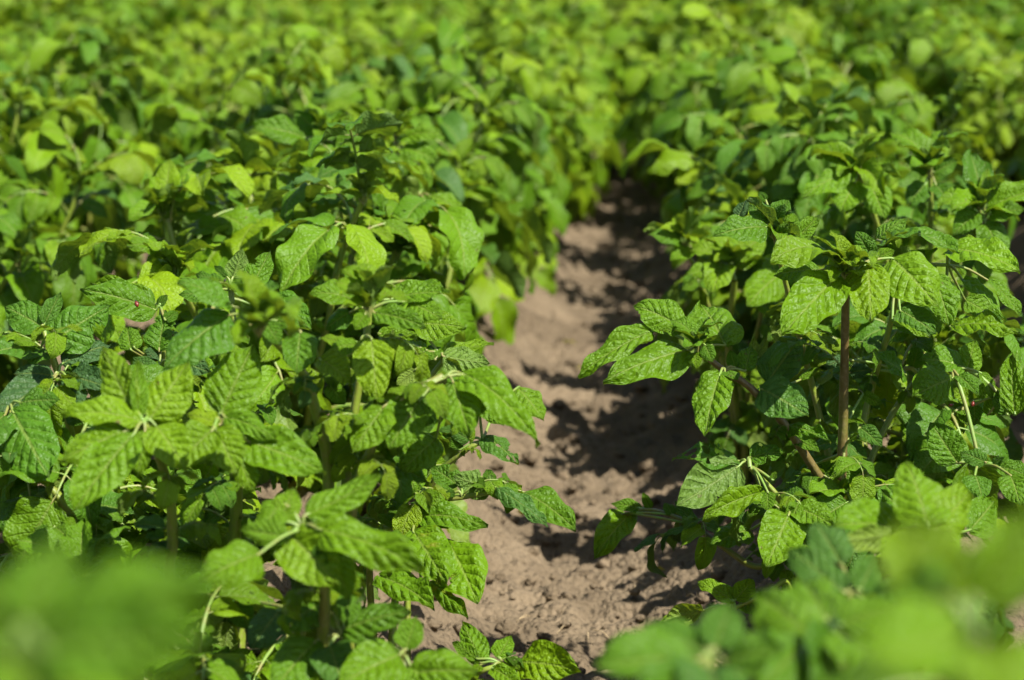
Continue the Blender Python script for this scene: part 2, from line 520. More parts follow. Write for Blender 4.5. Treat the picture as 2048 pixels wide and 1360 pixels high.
def plant_near(rng, hi=True, **kw):
    root = bpy.data.objects.new('potato_plant', None); COL.objects.link(root)
    root.empty_display_size = .05
    LME, TME = (LEAF_ME, TIP_ME) if hi else (LEAF_ME2, TIP_ME2)
    for C, leaves in plant_layout(rng, **kw):
        st = link('stem', stem_mb(C, rng, 'hi' if hi else 'mid').mesh('stem', [M_STEM]), root)
        for M, tip in leaves:
            lf = link('shoot_tip' if tip else 'leaf', (TME if tip else LME)[rng.integers(0, len(TME if tip else LME))], st)
            lf.matrix_local = Matrix(M.tolist())
    return root


def plant_far_meshes(rng, res):
    f = MB(); stems = []
    for C, leaves in plant_layout(rng):
        stems.append(stem_mb(C, rng, 'lo').mesh('stem', [M_STEM]))
        for M, tip in leaves:
            f.add((TIP if tip else LIB)[res][rng.integers(0, len((TIP if tip else LIB)[res]))], M)
    return f, stems


def copy_tree(o, parent=None):
    c = o.copy(); COL.objects.link(c); c.parent = parent
    for ch in o.children:
        copy_tree(ch, c)
    return c


# ------------------------------------------------------------------ the field
def axis(segs):
    out = []
    for a, b, n in segs:
        out.append(np.linspace(a, b, n, endpoint=False))
    return np.concatenate(out)


gx = axis([(-400, -40, 6), (-40, -16, 8), (-16, -3, 130), (-3, -.75, 75), (-.75, .75, 190), (.75, 3, 75), (3, 16, 130), (16, 40, 8), (40, 401, 6)])
gy = axis([(-200, -5, 8), (-5, 0, 40), (0, 1.2, 40), (1.2, 4.2, 330), (4.2, 9, 220), (9, 20, 150), (20, 48, 60), (48, 120, 10), (120, 1200, 12)])
GX, GY = np.meshgrid(gx, gy, indexing='ij')
GZ = ground_z(GX, GY)
mb = MB(); mb.grid(np.stack([GX, GY, GZ], -1)[:, ::1], np.stack([GX, GY], -1), (.5, .5, .5), 0)
soil = link('soil_ground', mb.mesh('soil_ground', [M_SOIL])); tag(soil, kind='structure')
# make sure that the ground faces up
if soil.data.polygons[len(soil.data.polygons) // 2].normal.z < 0:
    soil.data.flip_normals()

mb = MB()
for i in range(6000):
    y = 1.0 + 7 * RNG.random() ** 1.6; x = RNG.normal(0, .16) + ROW * RNG.choice([-1, 0, 0, 0, 1])
    r = .0018 + .011 * RNG.random() ** 5
    ph = np.linspace(0, PI, 6)[:, None]; an = np.linspace(0, 2 * PI, 7, endpoint=False)[None]
    R = r * (1 + .35 * RNG.normal(0, 1, (6, 7)).clip(-1, 1)); R[0] = R[0, 0]; R[-1] = R[-1, 0]
    P = np.stack([np.sin(ph) * np.cos(an) * R, np.sin(ph) * np.sin(an) * R, np.cos(ph) * R * .75], -1) + np.array([x, y, float(ground_z(x, y)) + r * .3])
    mb.grid(P, np.zeros((6, 7, 2)), (.5, .5, .5), 0, close=True)
clods = link('soil_clods', mb.mesh('soil_clods', [M_SOIL]))
tag(clods, 'loose crumbs and clods of dry brown soil lying along the furrow', 'soil', kind='stuff')

HERO_FREE = []      # (x, y, radius) where no generated plant may stand

# ------------------------------------------------------------------ the plants near the camera, leaf by leaf
def camv(n):
    return nrm(n[0] * RIGHT + n[1] * UP - n[2] * FWD)


N0 = (0, .40, .90)


def placed_leaflet(mb, rng, bx, by, bd, tx, ty, td, w, N=N0, fold=.25, arch=.5, hue=.5, holes=0, bites=0, res='hero', yel=0., bri=.5, tipcurl=0., wave=1.):
    """a leaflet that grows from one point of the field to another, w = its width in photograph pixels there"""
    B = at(bx, by, bd); T = at(tx, ty, td); ch = T - B; Lc = np.linalg.norm(ch); ch = ch / Lc
    Nn = camv(N) + rng.normal(0, .06, 3); Nn = nrm(Nn - ch * np.dot(Nn, ch))
    h = arch * .5
    D = ch * math.cos(h) + Nn * math.sin(h); N2 = Nn * math.cos(h) - ch * math.sin(h)
    L = Lc * (h / math.sin(h) if abs(h) > 1e-3 else 1)
    W = min(w / F * (bd + td) / 2 * 1.12, L * .74)
    nu, nv = (64, 33) if res == 'hero' else RES[res]
    if holes > 5: nu, nv = 70, 40
    leaflet(mb, B, D, N2, L, W, nu, nv, rng, fold=fold * .8, arch=arch, twist=rng.uniform(-.2, .2), pucker=1.3, wave=wave * 1.5,
            tint=(float(np.clip(hue + rng.normal(0, .04), 0, 1)), float(np.clip(bri + rng.normal(0, .08), 0, 1)), yel), holes=holes, bites=bites,
            tipcurl=tipcurl, cup=rng.uniform(-.32, .06))
    return B, D, L


def hero_plant(base, label, stems, leaves, seed, pull=0., fill=3, fillH=.22, group=None, fill_spread=1.0, fhue=None):
    """stems: (points in the photograph with depth, root radius); leaves: (stem number, anchor, leaflets)"""
    rng = np.random.default_rng(seed)
    if pull:                                            # set the plant deeper in the row
        pd = lambda d: d + pull * (1.86 - d) if d < 1.86 else d
        base = (base[0], base[1] - pull * 160, pd(base[2]))
        stems = [([(x, y, pd(d)) for x, y, d in q[0]],) + tuple(q[1:]) for q in stems]
        leaves = [(i, (a[0], a[1], pd(a[2])), [(l[0], l[1], pd(l[2]), l[3], l[4], pd(l[5])) + tuple(l[6:]) for l in lf]) for i, a, lf in leaves]
    b = at(*base); gz = float(ground_z(b[0], b[1], False)); org = np.array([b[0], b[1], gz - .005])
    root = bpy.data.objects.new('potato_plant', None); COL.objects.link(root); root.location = org.tolist(); root.empty_display_size = .05
    tag(root, label, 'potato plant', group)
    sobj = []; curves = []
    for pts, r0, *tn in stems:
        P = [at(*p) - org for p in pts]
        mb = MB()
        if P[0][2] > .03 and r0 > 0:                     # run the foot of the stem down into the soil
            P = [np.array([P[0][0] * .6, P[0][1] * .6, -.02])] + P
        pp, _ = tube(mb, P, abs(r0), abs(r0) * .55, 14, (tn[0] if tn else float(rng.uniform(.1, .5)), .5, 0), 0, ribs=.10, rng=rng, m=40)
        sobj.append(link('stem', mb.mesh('stem', [M_STEM]), root)); curves.append(pp)
    for si, anc, lfs in leaves:
        mb = MB(); A = at(*anc)
        c = curves[si] + org
        near = c[np.argmin(np.linalg.norm(c - A, axis=1))]
        mid = (near + A) / 2 + np.array([0, 0, .006])
        if np.linalg.norm(near - A) > .004:
            tube(mb, [near, mid, A], .0022, .0017, 7, (.5, .5, 0), 1, m=12)
        for lf in lfs:
            kw = lf[7] if len(lf) > 7 else {}
            B, D, L = placed_leaflet(mb, rng, *lf[:7], **kw)
            d = np.linalg.norm(B - A)
            if d > .002:
                m1 = A * .5 + B * .5 + np.array([0, 0, .003]) - D * d * .05
                tube(mb, [A, m1, B, B + D * L * .05], .0015, .0009, 6, (.5, .5, 0), 1, m=12)
        for v in range(len(mb.v)): mb.v[v] = mb.v[v] - org
        link('leaf', mb.mesh('leaf', LM), sobj[si])
    for pp, so in zip(curves, sobj):                    # small leaves in the axils along the bare part of each stem
        ln = np.linalg.norm(pp[-1] - pp[0]); k = int(ln / .045)
        az = rng.uniform(0, 6.28)
        for j in range(k):
            t = .22 + .62 * (j + rng.uniform(0, .6)) / max(1, k)
            p = pp[min(len(pp) - 1, int(t * len(pp)))]
            az += 2.4 + rng.uniform(-.5, .5)
            M = rotz(az); M[:3, :3] *= rng.uniform(.16, .48); M[:3, 3] = p
            lf = link('leaf', LEAF_ME[rng.integers(0, len(LEAF_ME))], so); lf.matrix_local = Matrix(M.tolist())
    if fill:
        for C, lv in plant_layout(rng, H=fillH, spread=1.1 * fill_spread, nst=fill, ls=.88):
            if min(abs((org + C[-1])[0]), abs((org + C[3])[0])) < .17:
                continue
            st = link('stem', stem_mb(C, rng, 'hi').mesh('stem', [M_STEM]), root)
            for M, tip in lv:
                if abs((org + M[:3, 3] + M[:3, 1] * .17)[0]) < .14:      # nothing of it grows out over the bare furrow
                    continue
                lib = TIP_ME if tip else LEAF_ME
                lf = link('shoot_tip' if tip else 'leaf', lib[rng.integers(0, len(lib))], st)
                lf.matrix_local = Matrix(M.tolist())
    return root, sobj, org


def add_tip(root, sobj, org, si, p, scale, seed):
    rng = np.random.default_rng(seed)
    o = link('shoot_tip', TIP_ME[seed % len(TIP_ME)], sobj[si])
    q = at(*p) - org
    M = rotz(rng.uniform(0, 6)); M[:3, :3] *= scale; M[:3, 3] = q
    o.matrix_local = Matrix(M.tolist())


def K(N=N0, f=.25, a=.5, h=.5, **k):
    return dict(N=N, fold=f, arch=a, hue=h, **k)


UPN = (0, .8, .6); FRN = (0, .3, .95)
# ---- R1: the plant with the thick brown stem, in focus at the right
R1 = hero_plant((1676, 1100, 1.98), 'sharp potato plant with a thick brown stem and broad leafy crown beside the furrow', [
    ([(1672, 1085, 1.95), (1680, 1000, 1.93), (1687, 850, 1.92), (1690, 700, 1.90), (1692, 590, 1.88), (1690, 535, 1.87)], .0054, .7),
    ([(1674, 1010, 1.93), (1640, 955, 1.925), (1570, 850, 1.91), (1500, 775, 1.905), (1440, 735, 1.90), (1398, 700, 1.90)], -.0044, .6),
    ([(1690, 1090, 2.0), (1712, 950, 2.0), (1727, 850, 2.0), (1748, 760, 2.0), (1778, 660, 1.98), (1800, 560, 1.96)], .0045),
    ([(1700, 1100, 2.02), (1740, 930, 2.03), (1790, 820, 2.04), (1850, 745, 2.02), (1905, 730, 2.0)], .0038),
    ([(1690, 1060, 2.0), (1655, 900, 2.02), (1622, 760, 2.02), (1580, 600, 1.99), (1555, 500, 1.96)], .004),
], [
    (0, (1686, 543, 1.87), [
        (1676, 552, 1.86, 1563, 672, 1.80, 92, K((-.12, .35, .93), .14, .3, .40, bri=.4)),
        (1672, 520, 1.88, 1540, 524, 1.83, 105, K((-.05, .92, .35), .15, 1.2, .5)),
        (1640, 540, 1.9, 1547, 552, 1.9, 52, K((0, .7, .7), .2, .5, .35)),
        (1700, 530, 1.88, 1716, 500, 1.89, 35, K((0, .4, .9), .4, .5, .6)),
        (1668, 520, 1.87, 1690, 506, 1.86, 26, K((.2, .5, .8), .5, .6, .65)),
        (1684, 535, 1.86, 1700, 515, 1.85, 26, K((0, .3, .9), .5, .6, .65)),
        (1700, 545, 1.86, 1727, 550, 1.84, 34, K((.2, .7, .7), .3, .8, .6))]),
    (0, (1712, 545, 1.87), [
        (1735, 526, 1.87, 1743, 645, 1.82, 82, K((-.1, .3, .95), .1, .6, .55)),
        (1783, 516, 1.89, 1876, 615, 1.85, 104, K((.0, .38, .92), .12, .5, .42)),
        (1755, 515, 1.9, 1790, 500, 1.9, 40, K((0, .6, .8), .3, .5, .4))]),
    (2, (1800, 560, 1.95), [
        (1862, 543, 1.92, 1898, 652, 1.90, 72, K((.15, .3, .93), .1, .5, .5)),
        (1800, 545, 1.95, 1850, 500, 1.95, 55, K((-.1, .6, .8), .4, .5, .4)),
        (1800, 620, 1.92, 1872, 668, 1.9, 72, K((0, .5, .85), .15, .5, .3)),
        (1785, 638, 1.92, 1862, 674, 1.9, 42, K((0, .75, .6), .3, .5, .55)),
        (1840, 535, 1.95, 1872, 545, 1.93, 34, K((0, .5, .8), .4, .5, .45))]),
    (2, (1775, 495, 1.96), [
        (1768, 490, 1.94, 1842, 470, 1.9, 72, K((0, .85, .5), .2, .6, .5)),
        (1775, 470, 1.98, 1915, 512, 1.93, 92, K((.25, .9, .35), .15, 1.0, .52)),
        (1745, 512, 1.95, 1712, 462, 1.95, 48, K((-.5, .5, .7), .5, .4, .45)),
        (1755, 480, 1.98, 1815, 440, 1.98, 60, K((0, .8, .5), .5, .9, .6, wave=1.8)),
        (1740, 520, 1.95, 1700, 560, 1.96, 40, K((-.3, .6, .7), .3, .6, .3))]),
    (2, (1895, 530, 1.96), [
        (1898, 500, 1.95, 2041, 545, 1.90, 98, K((.05, .78, .62), .12, .7, .5)),
        (1915, 495, 1.98, 1960, 480, 1.97, 50, K((0, .5, .8), .5, .4, .65)),
        (1925, 560, 1.95, 2010, 645, 1.90, 52, K((.5, .6, .65), .3, .5, .4)),
        (1978, 562, 1.97, 2040, 634, 1.95, 46, K((.6, .5, .6), .4, .5, .38)),
        (1900, 655, 1.93, 2040, 664, 1.88, 68, K((0, .82, .55), .2, .7, .5)),
        (1930, 600, 2.0, 1990, 640, 2.0, 70, K((0, .5, .85), .2, .5, .4))]),
    (1, (1398, 700, 1.90), [
        (1380, 700, 1.90, 1206, 764, 1.86, 88, K((-.12, .65, .75), .15, .45, .52)),
        (1305, 662, 1.92, 1155, 753, 1.90, 66, K((-.45, .5, .75), .45, .4, .55)),
        (1366, 656, 1.92, 1266, 610, 1.93, 76, K((-.1, .5, .85), .55, .5, .5, bites=1)),
        (1450, 690, 1.90, 1400, 606, 1.95, 104, K((.05, .45, .9), .15, .35, .48)),
        (1390, 705, 1.89, 1392, 738, 1.88, 28, K(FRN, .3, .5, .6)),
        (1385, 668, 1.9, 1318, 660, 1.9, 24, K(UPN, .4, .6, .6)),
        (1410, 690, 1.89, 1425, 725, 1.88, 40, K(FRN, .3, .5, .4))]),
    (1, (1448, 742, 1.90), [
        (1440, 748, 1.88, 1410, 874, 1.84, 76, K((-.35, .3, .9), .45, .45, .55)),
        (1450, 745, 1.89, 1475, 760, 1.87, 40, K((.1, .6, .8), .3, .9, .35)),
        (1470, 735, 1.9, 1460, 700, 1.9, 36, K(FRN, .3, .4, .35)),
        (1490, 742, 1.9, 1502, 692, 1.92, 36, K(FRN, .3, .4, .35)),
        (1512, 730, 1.93, 1508, 668, 1.94, 26, K((-.3, .3, -.9), .5, .5, .8)),
        (1516, 715, 1.93, 1532, 672, 1.94, 20, K((.3, .3, -.9), .5, .5, .8))]),
    (1, (1535, 800, 1.905), [
        (1522, 778, 1.9, 1618, 834, 1.87, 92, K((.1, .42, .9), .12, .4, .3)),
        (1535, 765, 1.92, 1600, 678, 1.94, 74, K((-.1, .35, .93), .3, .4, .3)),
        (1545, 790, 1.9, 1550, 840, 1.88, 34, K((-.2, .3, .9), .3, .4, .4)),
        (1575, 850, 1.91, 1662, 884, 1.88, 40, K((0, .65, .75), .3, .5, .55, wave=1.8)),
        (1590, 880, 1.92, 1640, 905, 1.9, 30, K((0, .5, .8), .3, .5, .5)),
        (1580, 735, 1.95, 1642, 714, 1.95, 26, K(UPN, .5, .4, .5)),
        (1600, 760, 1.95, 1640, 735, 1.96, 18, K(UPN, .5, .4, .6))]),
    (4, (1552, 478, 1.96), [
        (1535, 455, 1.95, 1425, 474, 1.93, 68, K((-.05, .75, .65), .3, .6, .5)),
        (1538, 440, 1.96, 1496, 410, 1.97, 46, K((-.2, .5, .85), .4, .6, .4)),
        (1550, 438, 1.97, 1578, 400, 1.98, 50, K((-.1, .4, .9), .4, .5, .5)),
        (1552, 440, 1.96, 1570, 408, 1.95, 26, K(FRN, .4, .4, .42)),
        (1595, 478, 1.97, 1636, 431, 1.98, 34, K((.3, .4, .85), .5, .4, .6)),
        (1478, 434, 1.97, 1492, 399, 1.98, 34, K((-.3, .3, .9), .4, .4, .2)),
        (1532, 402, 1.98, 1517, 383, 1.98, 16, K(FRN, .5, .4, .4)),
        (1575, 460, 1.96, 1590, 425, 1.97, 30, K((.3, .3, .9), .6, .5, .6)),
        (1560, 470, 1.95, 1580, 445, 1.94, 26, K(FRN, .5, .6, .55))]),
    (3, (1900, 745, 1.99), [
        (1906, 755, 1.97, 1827, 792, 1.94, 84, K((0, .25, .97), .1, .35, .42)),
        (1925, 735, 2.0, 1838, 720, 1.98, 62, K((0, .55, .83), .1, .7, .38)),
        (1932, 746, 2.0, 1950, 680, 2.01, 50, K((.0, .3, .95), .2, .3, .5)),
        (1915, 750, 1.97, 1958, 792, 1.95, 36, K((.3, .3, .9), .4, .5, .3)),
        (1960, 745, 1.99, 1985, 800, 1.98, 34, K((.4, .4, .8), .6, .5, .4))]),
    (3, (1800, 745, 2.0), [
        (1812, 750, 1.97, 1742, 712, 1.94, 52, K((0, .5, .87), .15, .6, .5)),
        (1825, 735, 2.0, 1838, 690, 2.0, 36, K(FRN, .3, .4, .5)),
        (1830, 680, 2.0, 1863, 702, 1.98, 36, K((.1, .6, .8), .2, .5, .52)),
        (1790, 720, 2.0, 1760, 690, 2.0, 46, K(FRN, .2, .4, .25)),
        (1770, 700, 2.0, 1735, 685, 1.98, 40, K((0, .7, .6), .3, .5, .5)),
        (1690, 720, 1.98, 1650, 735, 1.96, 26, K((0, .5, .8), .4, .4, .2)),
        (1700, 745, 1.99, 1745, 740, 1.98, 62, K((0, .4, .9), .2, .4, .2))]),
    (0, (1688, 905, 1.92), [
        (1700, 880, 1.91, 1718, 868, 1.9, 22, K((0, .5, .8), .4, .4, .5)),
        (1720, 855, 1.96, 1765, 895, 1.95, 34, K((.2, .4, .9), .5, .4, .2)),
        (1725, 790, 1.97, 1765, 810, 1.96, 24, K(FRN, .4, .4, .5)),
        (1685, 975, 1.91, 1692, 955, 1.9, 24, K(FRN, .4, .4, .3)),
        (1575, 968, 2.0, 1738, 928, 1.97, 90, K((0, .5, .87), .1, .3, .28, holes=1)),
        (1660, 955, 1.97, 1610, 975, 1.93, 44, K((0, .6, .8), .2, .4, .45))]),
    (3, (1960, 930, 1.97), [
        (1915, 926, 1.97, 1860, 844, 1.98, 72, K((-.1, .3, .95), .15, .3, .5)),
        (1972, 925, 1.95, 1920, 905, 1.96, 50, K((0, .4, .9), .2, .5, .48)),
        (1985, 930, 1.96, 2010, 915, 1.95, 34, K((0, .6, .8), .3, .5, .45)),
        (2000, 935, 1.96, 2060, 955, 1.94, 60, K((.1, .6, .75), .2, .5, .45)),
        (1950, 950, 1.93, 1965, 1000, 1.90, 52, K((0, .4, .9), .3, .6, .5)),
        (2020, 950, 1.93, 2040, 1010, 1.9, 60, K((0, .4, .9), .3, .6, .48))]),
    (3, (2010, 800, 1.98), [
        (2030, 830, 1.95, 2025, 705, 1.97, 48, K((-.5, .4, .8), .4, .5, .5)),
        (2015, 830, 1.97, 1995, 780, 1.98, 46, K((-.3, .3, .9), .4, .4, .3)),
        (1950, 810, 2.0, 1948, 852, 2.0, 30, K(FRN, .2, .2, .2)),
        (2030, 790, 1.97, 2060, 760, 1.97, 50, K(FRN, .3, .4, .45)),
        (1975, 830, 1.99, 1990, 790, 1.99, 36, K((-.4, .2, .9), .4, .4, .4))]),
], 11, fill=1, fillH=.15)
add_tip(*R1, 0, (1690, 533, 1.865), .9, 1)
add_tip(*R1, 1, (1395, 690, 1.895), .7, 2)
add_tip(*R1, 4, (1552, 470, 1.96), .8, 3)
add_tip(*R1, 2, (1810, 545, 1.95), .9, 4)

# ---- lower leaves at its foot, growing from a short plant on the edge of the ridge
R0 = hero_plant((1560, 1190, 1.90), 'low potato plant with ragged insect-eaten dark leaves hanging over the furrow from the right', [
    ([(1600, 1150, 1.93), (1590, 1080, 1.9), (1560, 1000, 1.88), (1500, 935, 1.88)], .004),
    ([(1575, 1160, 1.95), (1500, 1130, 1.98), (1430, 1082, 2.0), (1370, 1042, 2.03), (1300, 1020, 2.06), (1243, 1030, 2.08)], .0034),
    ([(1580, 1180, 1.9), (1530, 1190, 1.88), (1470, 1215, 1.88)], .003),
], [
    (0, (1495, 930, 1.89), [
        (1480, 922, 1.90, 1345, 918, 1.87, 66, K((0, .75, .6), .3, .3, .25, holes=26, bites=1, yel=.1)),
        (1478, 932, 1.88, 1352, 1012, 1.85, 84, K((.1, -.35, -.9), .1, .3, .35, bites=2)),
        (1500, 915, 1.9, 1570, 905, 1.9, 60, K((0, .6, .8), .3, .5, .3, holes=6, bites=1)),
        (1522, 985, 1.86, 1402, 1036, 1.83, 56, K((-.1, .55, .8), .5, .4, .55, wave=1.8, tipcurl=.8)),
        (1535, 983, 1.85, 1536, 1024, 1.84, 44, K(FRN, .15, .3, .5)),
        (1480, 940, 1.9, 1440, 985, 1.9, 60, K((0, -.3, -.9), .2, .3, .3)),
        (1545, 960, 1.87, 1552, 942, 1.87, 20, K((-.3, .3, .9), .6, .3, .5))]),
    (0, (1585, 1020, 1.86), [
        (1578, 1028, 1.84, 1532, 1137, 1.80, 84, K((-.05, .33, .94), .2, .35, .5)),
        (1592, 1015, 1.85, 1668, 1052, 1.82, 62, K((.1, .5, .85), .2, .4, .48)),
        (1560, 1030, 1.85, 1590, 1015, 1.84, 30, K(FRN, .3, .3, .5)),
        (1600, 1060, 1.85, 1622, 1130, 1.82, 42, K((.2, .4, .9), .4, .4, .45)),
        (1600, 1000, 1.9, 1560, 980, 1.92, 46, K((0, .4, .9), .3, .3, .25)),
        (1500, 1060, 1.95, 1420, 1090, 1.93, 60, K((0, .7, .7), .2, .4, .3))]),
    (1, (1262, 1026, 2.07), [
        (1262, 1026, 2.08, 1188, 1118, 2.05, 58, K((-.1, .5, .85), .3, .7, .55)),
        (1285, 1018, 2.07, 1222, 1008, 2.07, 28, K((0, .7, .7), .4, .5, .45)),
        (1300, 1018, 2.07, 1285, 985, 2.07, 18, K(FRN, .4, .3, .4)),
        (1345, 1030, 2.04, 1330, 1005, 2.05, 30, K((0, .6, .8), .4, .3, .3)),
        (1390, 1050, 2.02, 1350, 1005, 2.04, 28, K((0, .6, .8), .4, .3, .3))]),
    (2, (1455, 1215, 1.88), [
        (1405, 1222, 1.88, 1313, 1250, 1.86, 58, K((0, .45, -.9), .2, .4, .75)),
        (1470, 1205, 1.88, 1395, 1166, 1.89, 46, K((-.2, .75, .5), .5, .5, .6)),
        (1470, 1200, 1.88, 1508, 1160, 1.89, 40, K((.3, .6, .7), .4, .5, .6)),
        (1430, 1228, 1.87, 1458, 1262, 1.86, 42, K(UPN, .3, .4, .3)),
        (1480, 1200, 1.9, 1550, 1235, 1.88, 60, K((0, .7, .7), .2, .5, .5))]),
], 12, fill=0)

# ---- R1b: yellow stem just behind
R1b = hero_plant((1818, 1030, 2.2), 'potato plant with a smooth yellow stem, just behind the brown-stemmed plant', [
    ([(1815, 1030, 2.17), (1815, 900, 2.15), (1822, 780, 2.15), (1840, 660, 2.15)], .0066, .2),
    ([(1840, 1020, 2.15), (1842, 900, 2.12), (1870, 850, 2.1), (1990, 780, 2.08)], .0034),
    ([(1745, 1040, 2.25), (1750, 960, 2.25), (1760, 880, 2.27), (1780, 760, 2.3)], .0036)],
    [(1, (1930, 815, 2.09), [(1945, 800, 2.09, 1900, 780, 2.08, 34, K(FRN, .3, .5, .45)), (1960, 800, 2.08, 1985, 760, 2.08, 40, K(FRN, .3, .5, .4)), (1925, 820, 2.08, 1935, 850, 2.07, 26, K(FRN, .3, .5, .35)), (1900, 835, 2.08, 1880, 870, 2.06, 30, K((0, .5, .8), .3, .5, .4))]),
     (0, (1818, 860, 2.15), [(1825, 860, 2.12, 1800, 830, 2.1, 46, K((0, .4, .9), .2, .4, .3)), (1830, 850, 2.12, 1858, 830, 2.1, 34, K(FRN, .3, .5, .5))])],
    13, fill=2, fillH=.24)

# ---- nearer plants on the right, softly blurred
RF = hero_plant((1830, 1420, 1.36), 'softly blurred potato plant with upright serrated leaves in the right foreground', [
    ([(1850, 1330, 1.38), (1855, 1180, 1.42), (1858, 1060, 1.45)], .005),
    ([(1760, 1340, 1.3), (1730, 1250, 1.27), (1700, 1190, 1.26)], .004),
    ([(1900, 1340, 1.45), (1890, 1200, 1.5), (1850, 1090, 1.6)], .004)],
    [(0, (1850, 1062, 1.46), [
        (1795, 1058, 1.5, 1664, 1052, 1.46, 92, K((0, .5, .87), .3, .5, .4)),
        (1856, 1052, 1.45, 1812, 922, 1.5, 98, K((.1, .25, .96), .15, .35, .45)),
        (1790, 1065, 1.47, 1680, 1080, 1.42, 46, K((0, -.4, -.9), .3, .4, .7)),
        (1870, 1060, 1.45, 1940, 985, 1.5, 80, K((.2, .5, .85), .25, .5, .5)),
        (1840, 1075, 1.4, 1760, 1120, 1.35, 80, K((0, .5, .85), .2, .5, .6)),
        (1860, 1080, 1.4, 1900, 1130, 1.35, 80, K((0, .5, .85), .2, .5, .55))]),
     (1, (1698, 1190, 1.26), [
        (1682, 1128, 1.29, 1628, 1042, 1.32, 74, K((0, .4, .9), .25, .3, .3)),
        (1690, 1186, 1.25, 1573, 1095, 1.28, 72, K((-.1, .5, .85), .2, .3, .32)),
        (1720, 1180, 1.25, 1750, 1110, 1.27, 60, K((.2, .4, .9), .3, .4, .4)),
        (1700, 1200, 1.24, 1650, 1260, 1.2, 70, K((0, .5, .85), .3, .5, .4)),
        (1730, 1200, 1.23, 1830, 1180, 1.2, 80, K((.2, .6, .8), .2, .5, .4))]),
     (2, (1852, 1085, 1.65), [
        (1852, 1075, 1.75, 1762, 980, 1.8, 100, K((0, .35, .93), .2, .3, .5)),
        (1860, 1110, 1.7, 1850, 1040, 1.75, 50, K(FRN, .2, .3, .4)),
        (1900, 1080, 1.75, 1880, 1010, 1.8, 60, K(FRN, .2, .3, .5)),
        (1940, 1060, 1.75, 1990, 1000, 1.8, 70, K(FRN, .2, .3, .5))])],
    14, fill=0)
RN = hero_plant((1950, 1900, .62), 'large bright out-of-focus potato leaves at the bottom right corner', [
    ([(1960, 1700, .8), (1930, 1450, .78), (1935, 1290, .68)], .004),
    ([(1700, 1750, 1.03), (1680, 1500, 1.03), (1640, 1270, 1.08)], .004),
    ([(1500, 1700, 1.03), (1440, 1480, 1.01), (1420, 1320, 1.0)], .004)],
    [(0, (1935, 1250, .61), [
        (1900, 1220, 0.637, 1800, 1040, 0.661, 170, K((-.1, .55, .8), .2, .4, .55)),
        (1960, 1200, 0.614, 2075, 1020, 0.614, 190, K((.2, .5, .85), .25, .4, .55)),
        (1930, 1270, 0.590, 1730, 1340, 0.566, 230, K((.1, .6, .75), .2, .5, .5, bri=.6)),
        (1990, 1270, 0.566, 2100, 1180, 0.543, 260, K((.1, .6, .75), .2, .4, .52, bri=.6)),
        (1960, 1290, 0.566, 2060, 1420, 0.531, 240, K((.1, .6, .75), .2, .5, .5, bri=.6)),
        (1880, 1190, .62, 1790, 1160, .66, 100, K((0, .5, .85), .2, .5, .35))]),
     (1, (1640, 1262, 1.08), [
        (1655, 1240, 1.083, 1600, 1160, 1.140, 90, K((0, .5, .85), .2, .4, .32)),
        (1620, 1270, 1.060, 1510, 1190, 1.106, 110, K((-.2, .6, .75), .2, .4, .38)),
        (1660, 1270, 1.049, 1640, 1390, 0.980, 130, K((0, .2, .95), .2, .4, .15, bri=.2)),
        (1680, 1250, 1.049, 1800, 1210, 1.049, 120, K((.2, .6, .75), .2, .4, .4)),
        (1690, 1280, 1.026, 1800, 1380, 0.958, 140, K((.2, .5, .85), .2, .4, .35)),
        (1620, 1280, 1.049, 1520, 1380, 0.980, 130, K((0, .4, .9), .2, .4, .3))]),
     (2, (1420, 1318, 1.0), [
        (1400, 1320, 0.980, 1188, 1335, 0.958, 130, K((-.1, .6, .75), .2, .4, .42)),
        (1410, 1305, 1.003, 1290, 1245, 1.026, 90, K((-.1, .6, .75), .2, .4, .38)),
        (1430, 1300, 1.003, 1460, 1210, 1.026, 80, K((0, .5, .85), .2, .4, .4)),
        (1450, 1325, 0.980, 1570, 1300, 0.958, 110, K((.1, .6, .75), .2, .4, .45)),
        (1420, 1340, 0.969, 1440, 1440, 0.912, 130, K((0, .6, .75), .2, .4, .35)),
        (1400, 1345, 0.969, 1270, 1420, 0.935, 110, K((0, .6, .75), .2, .4, .4))])],
    15, fill=0)

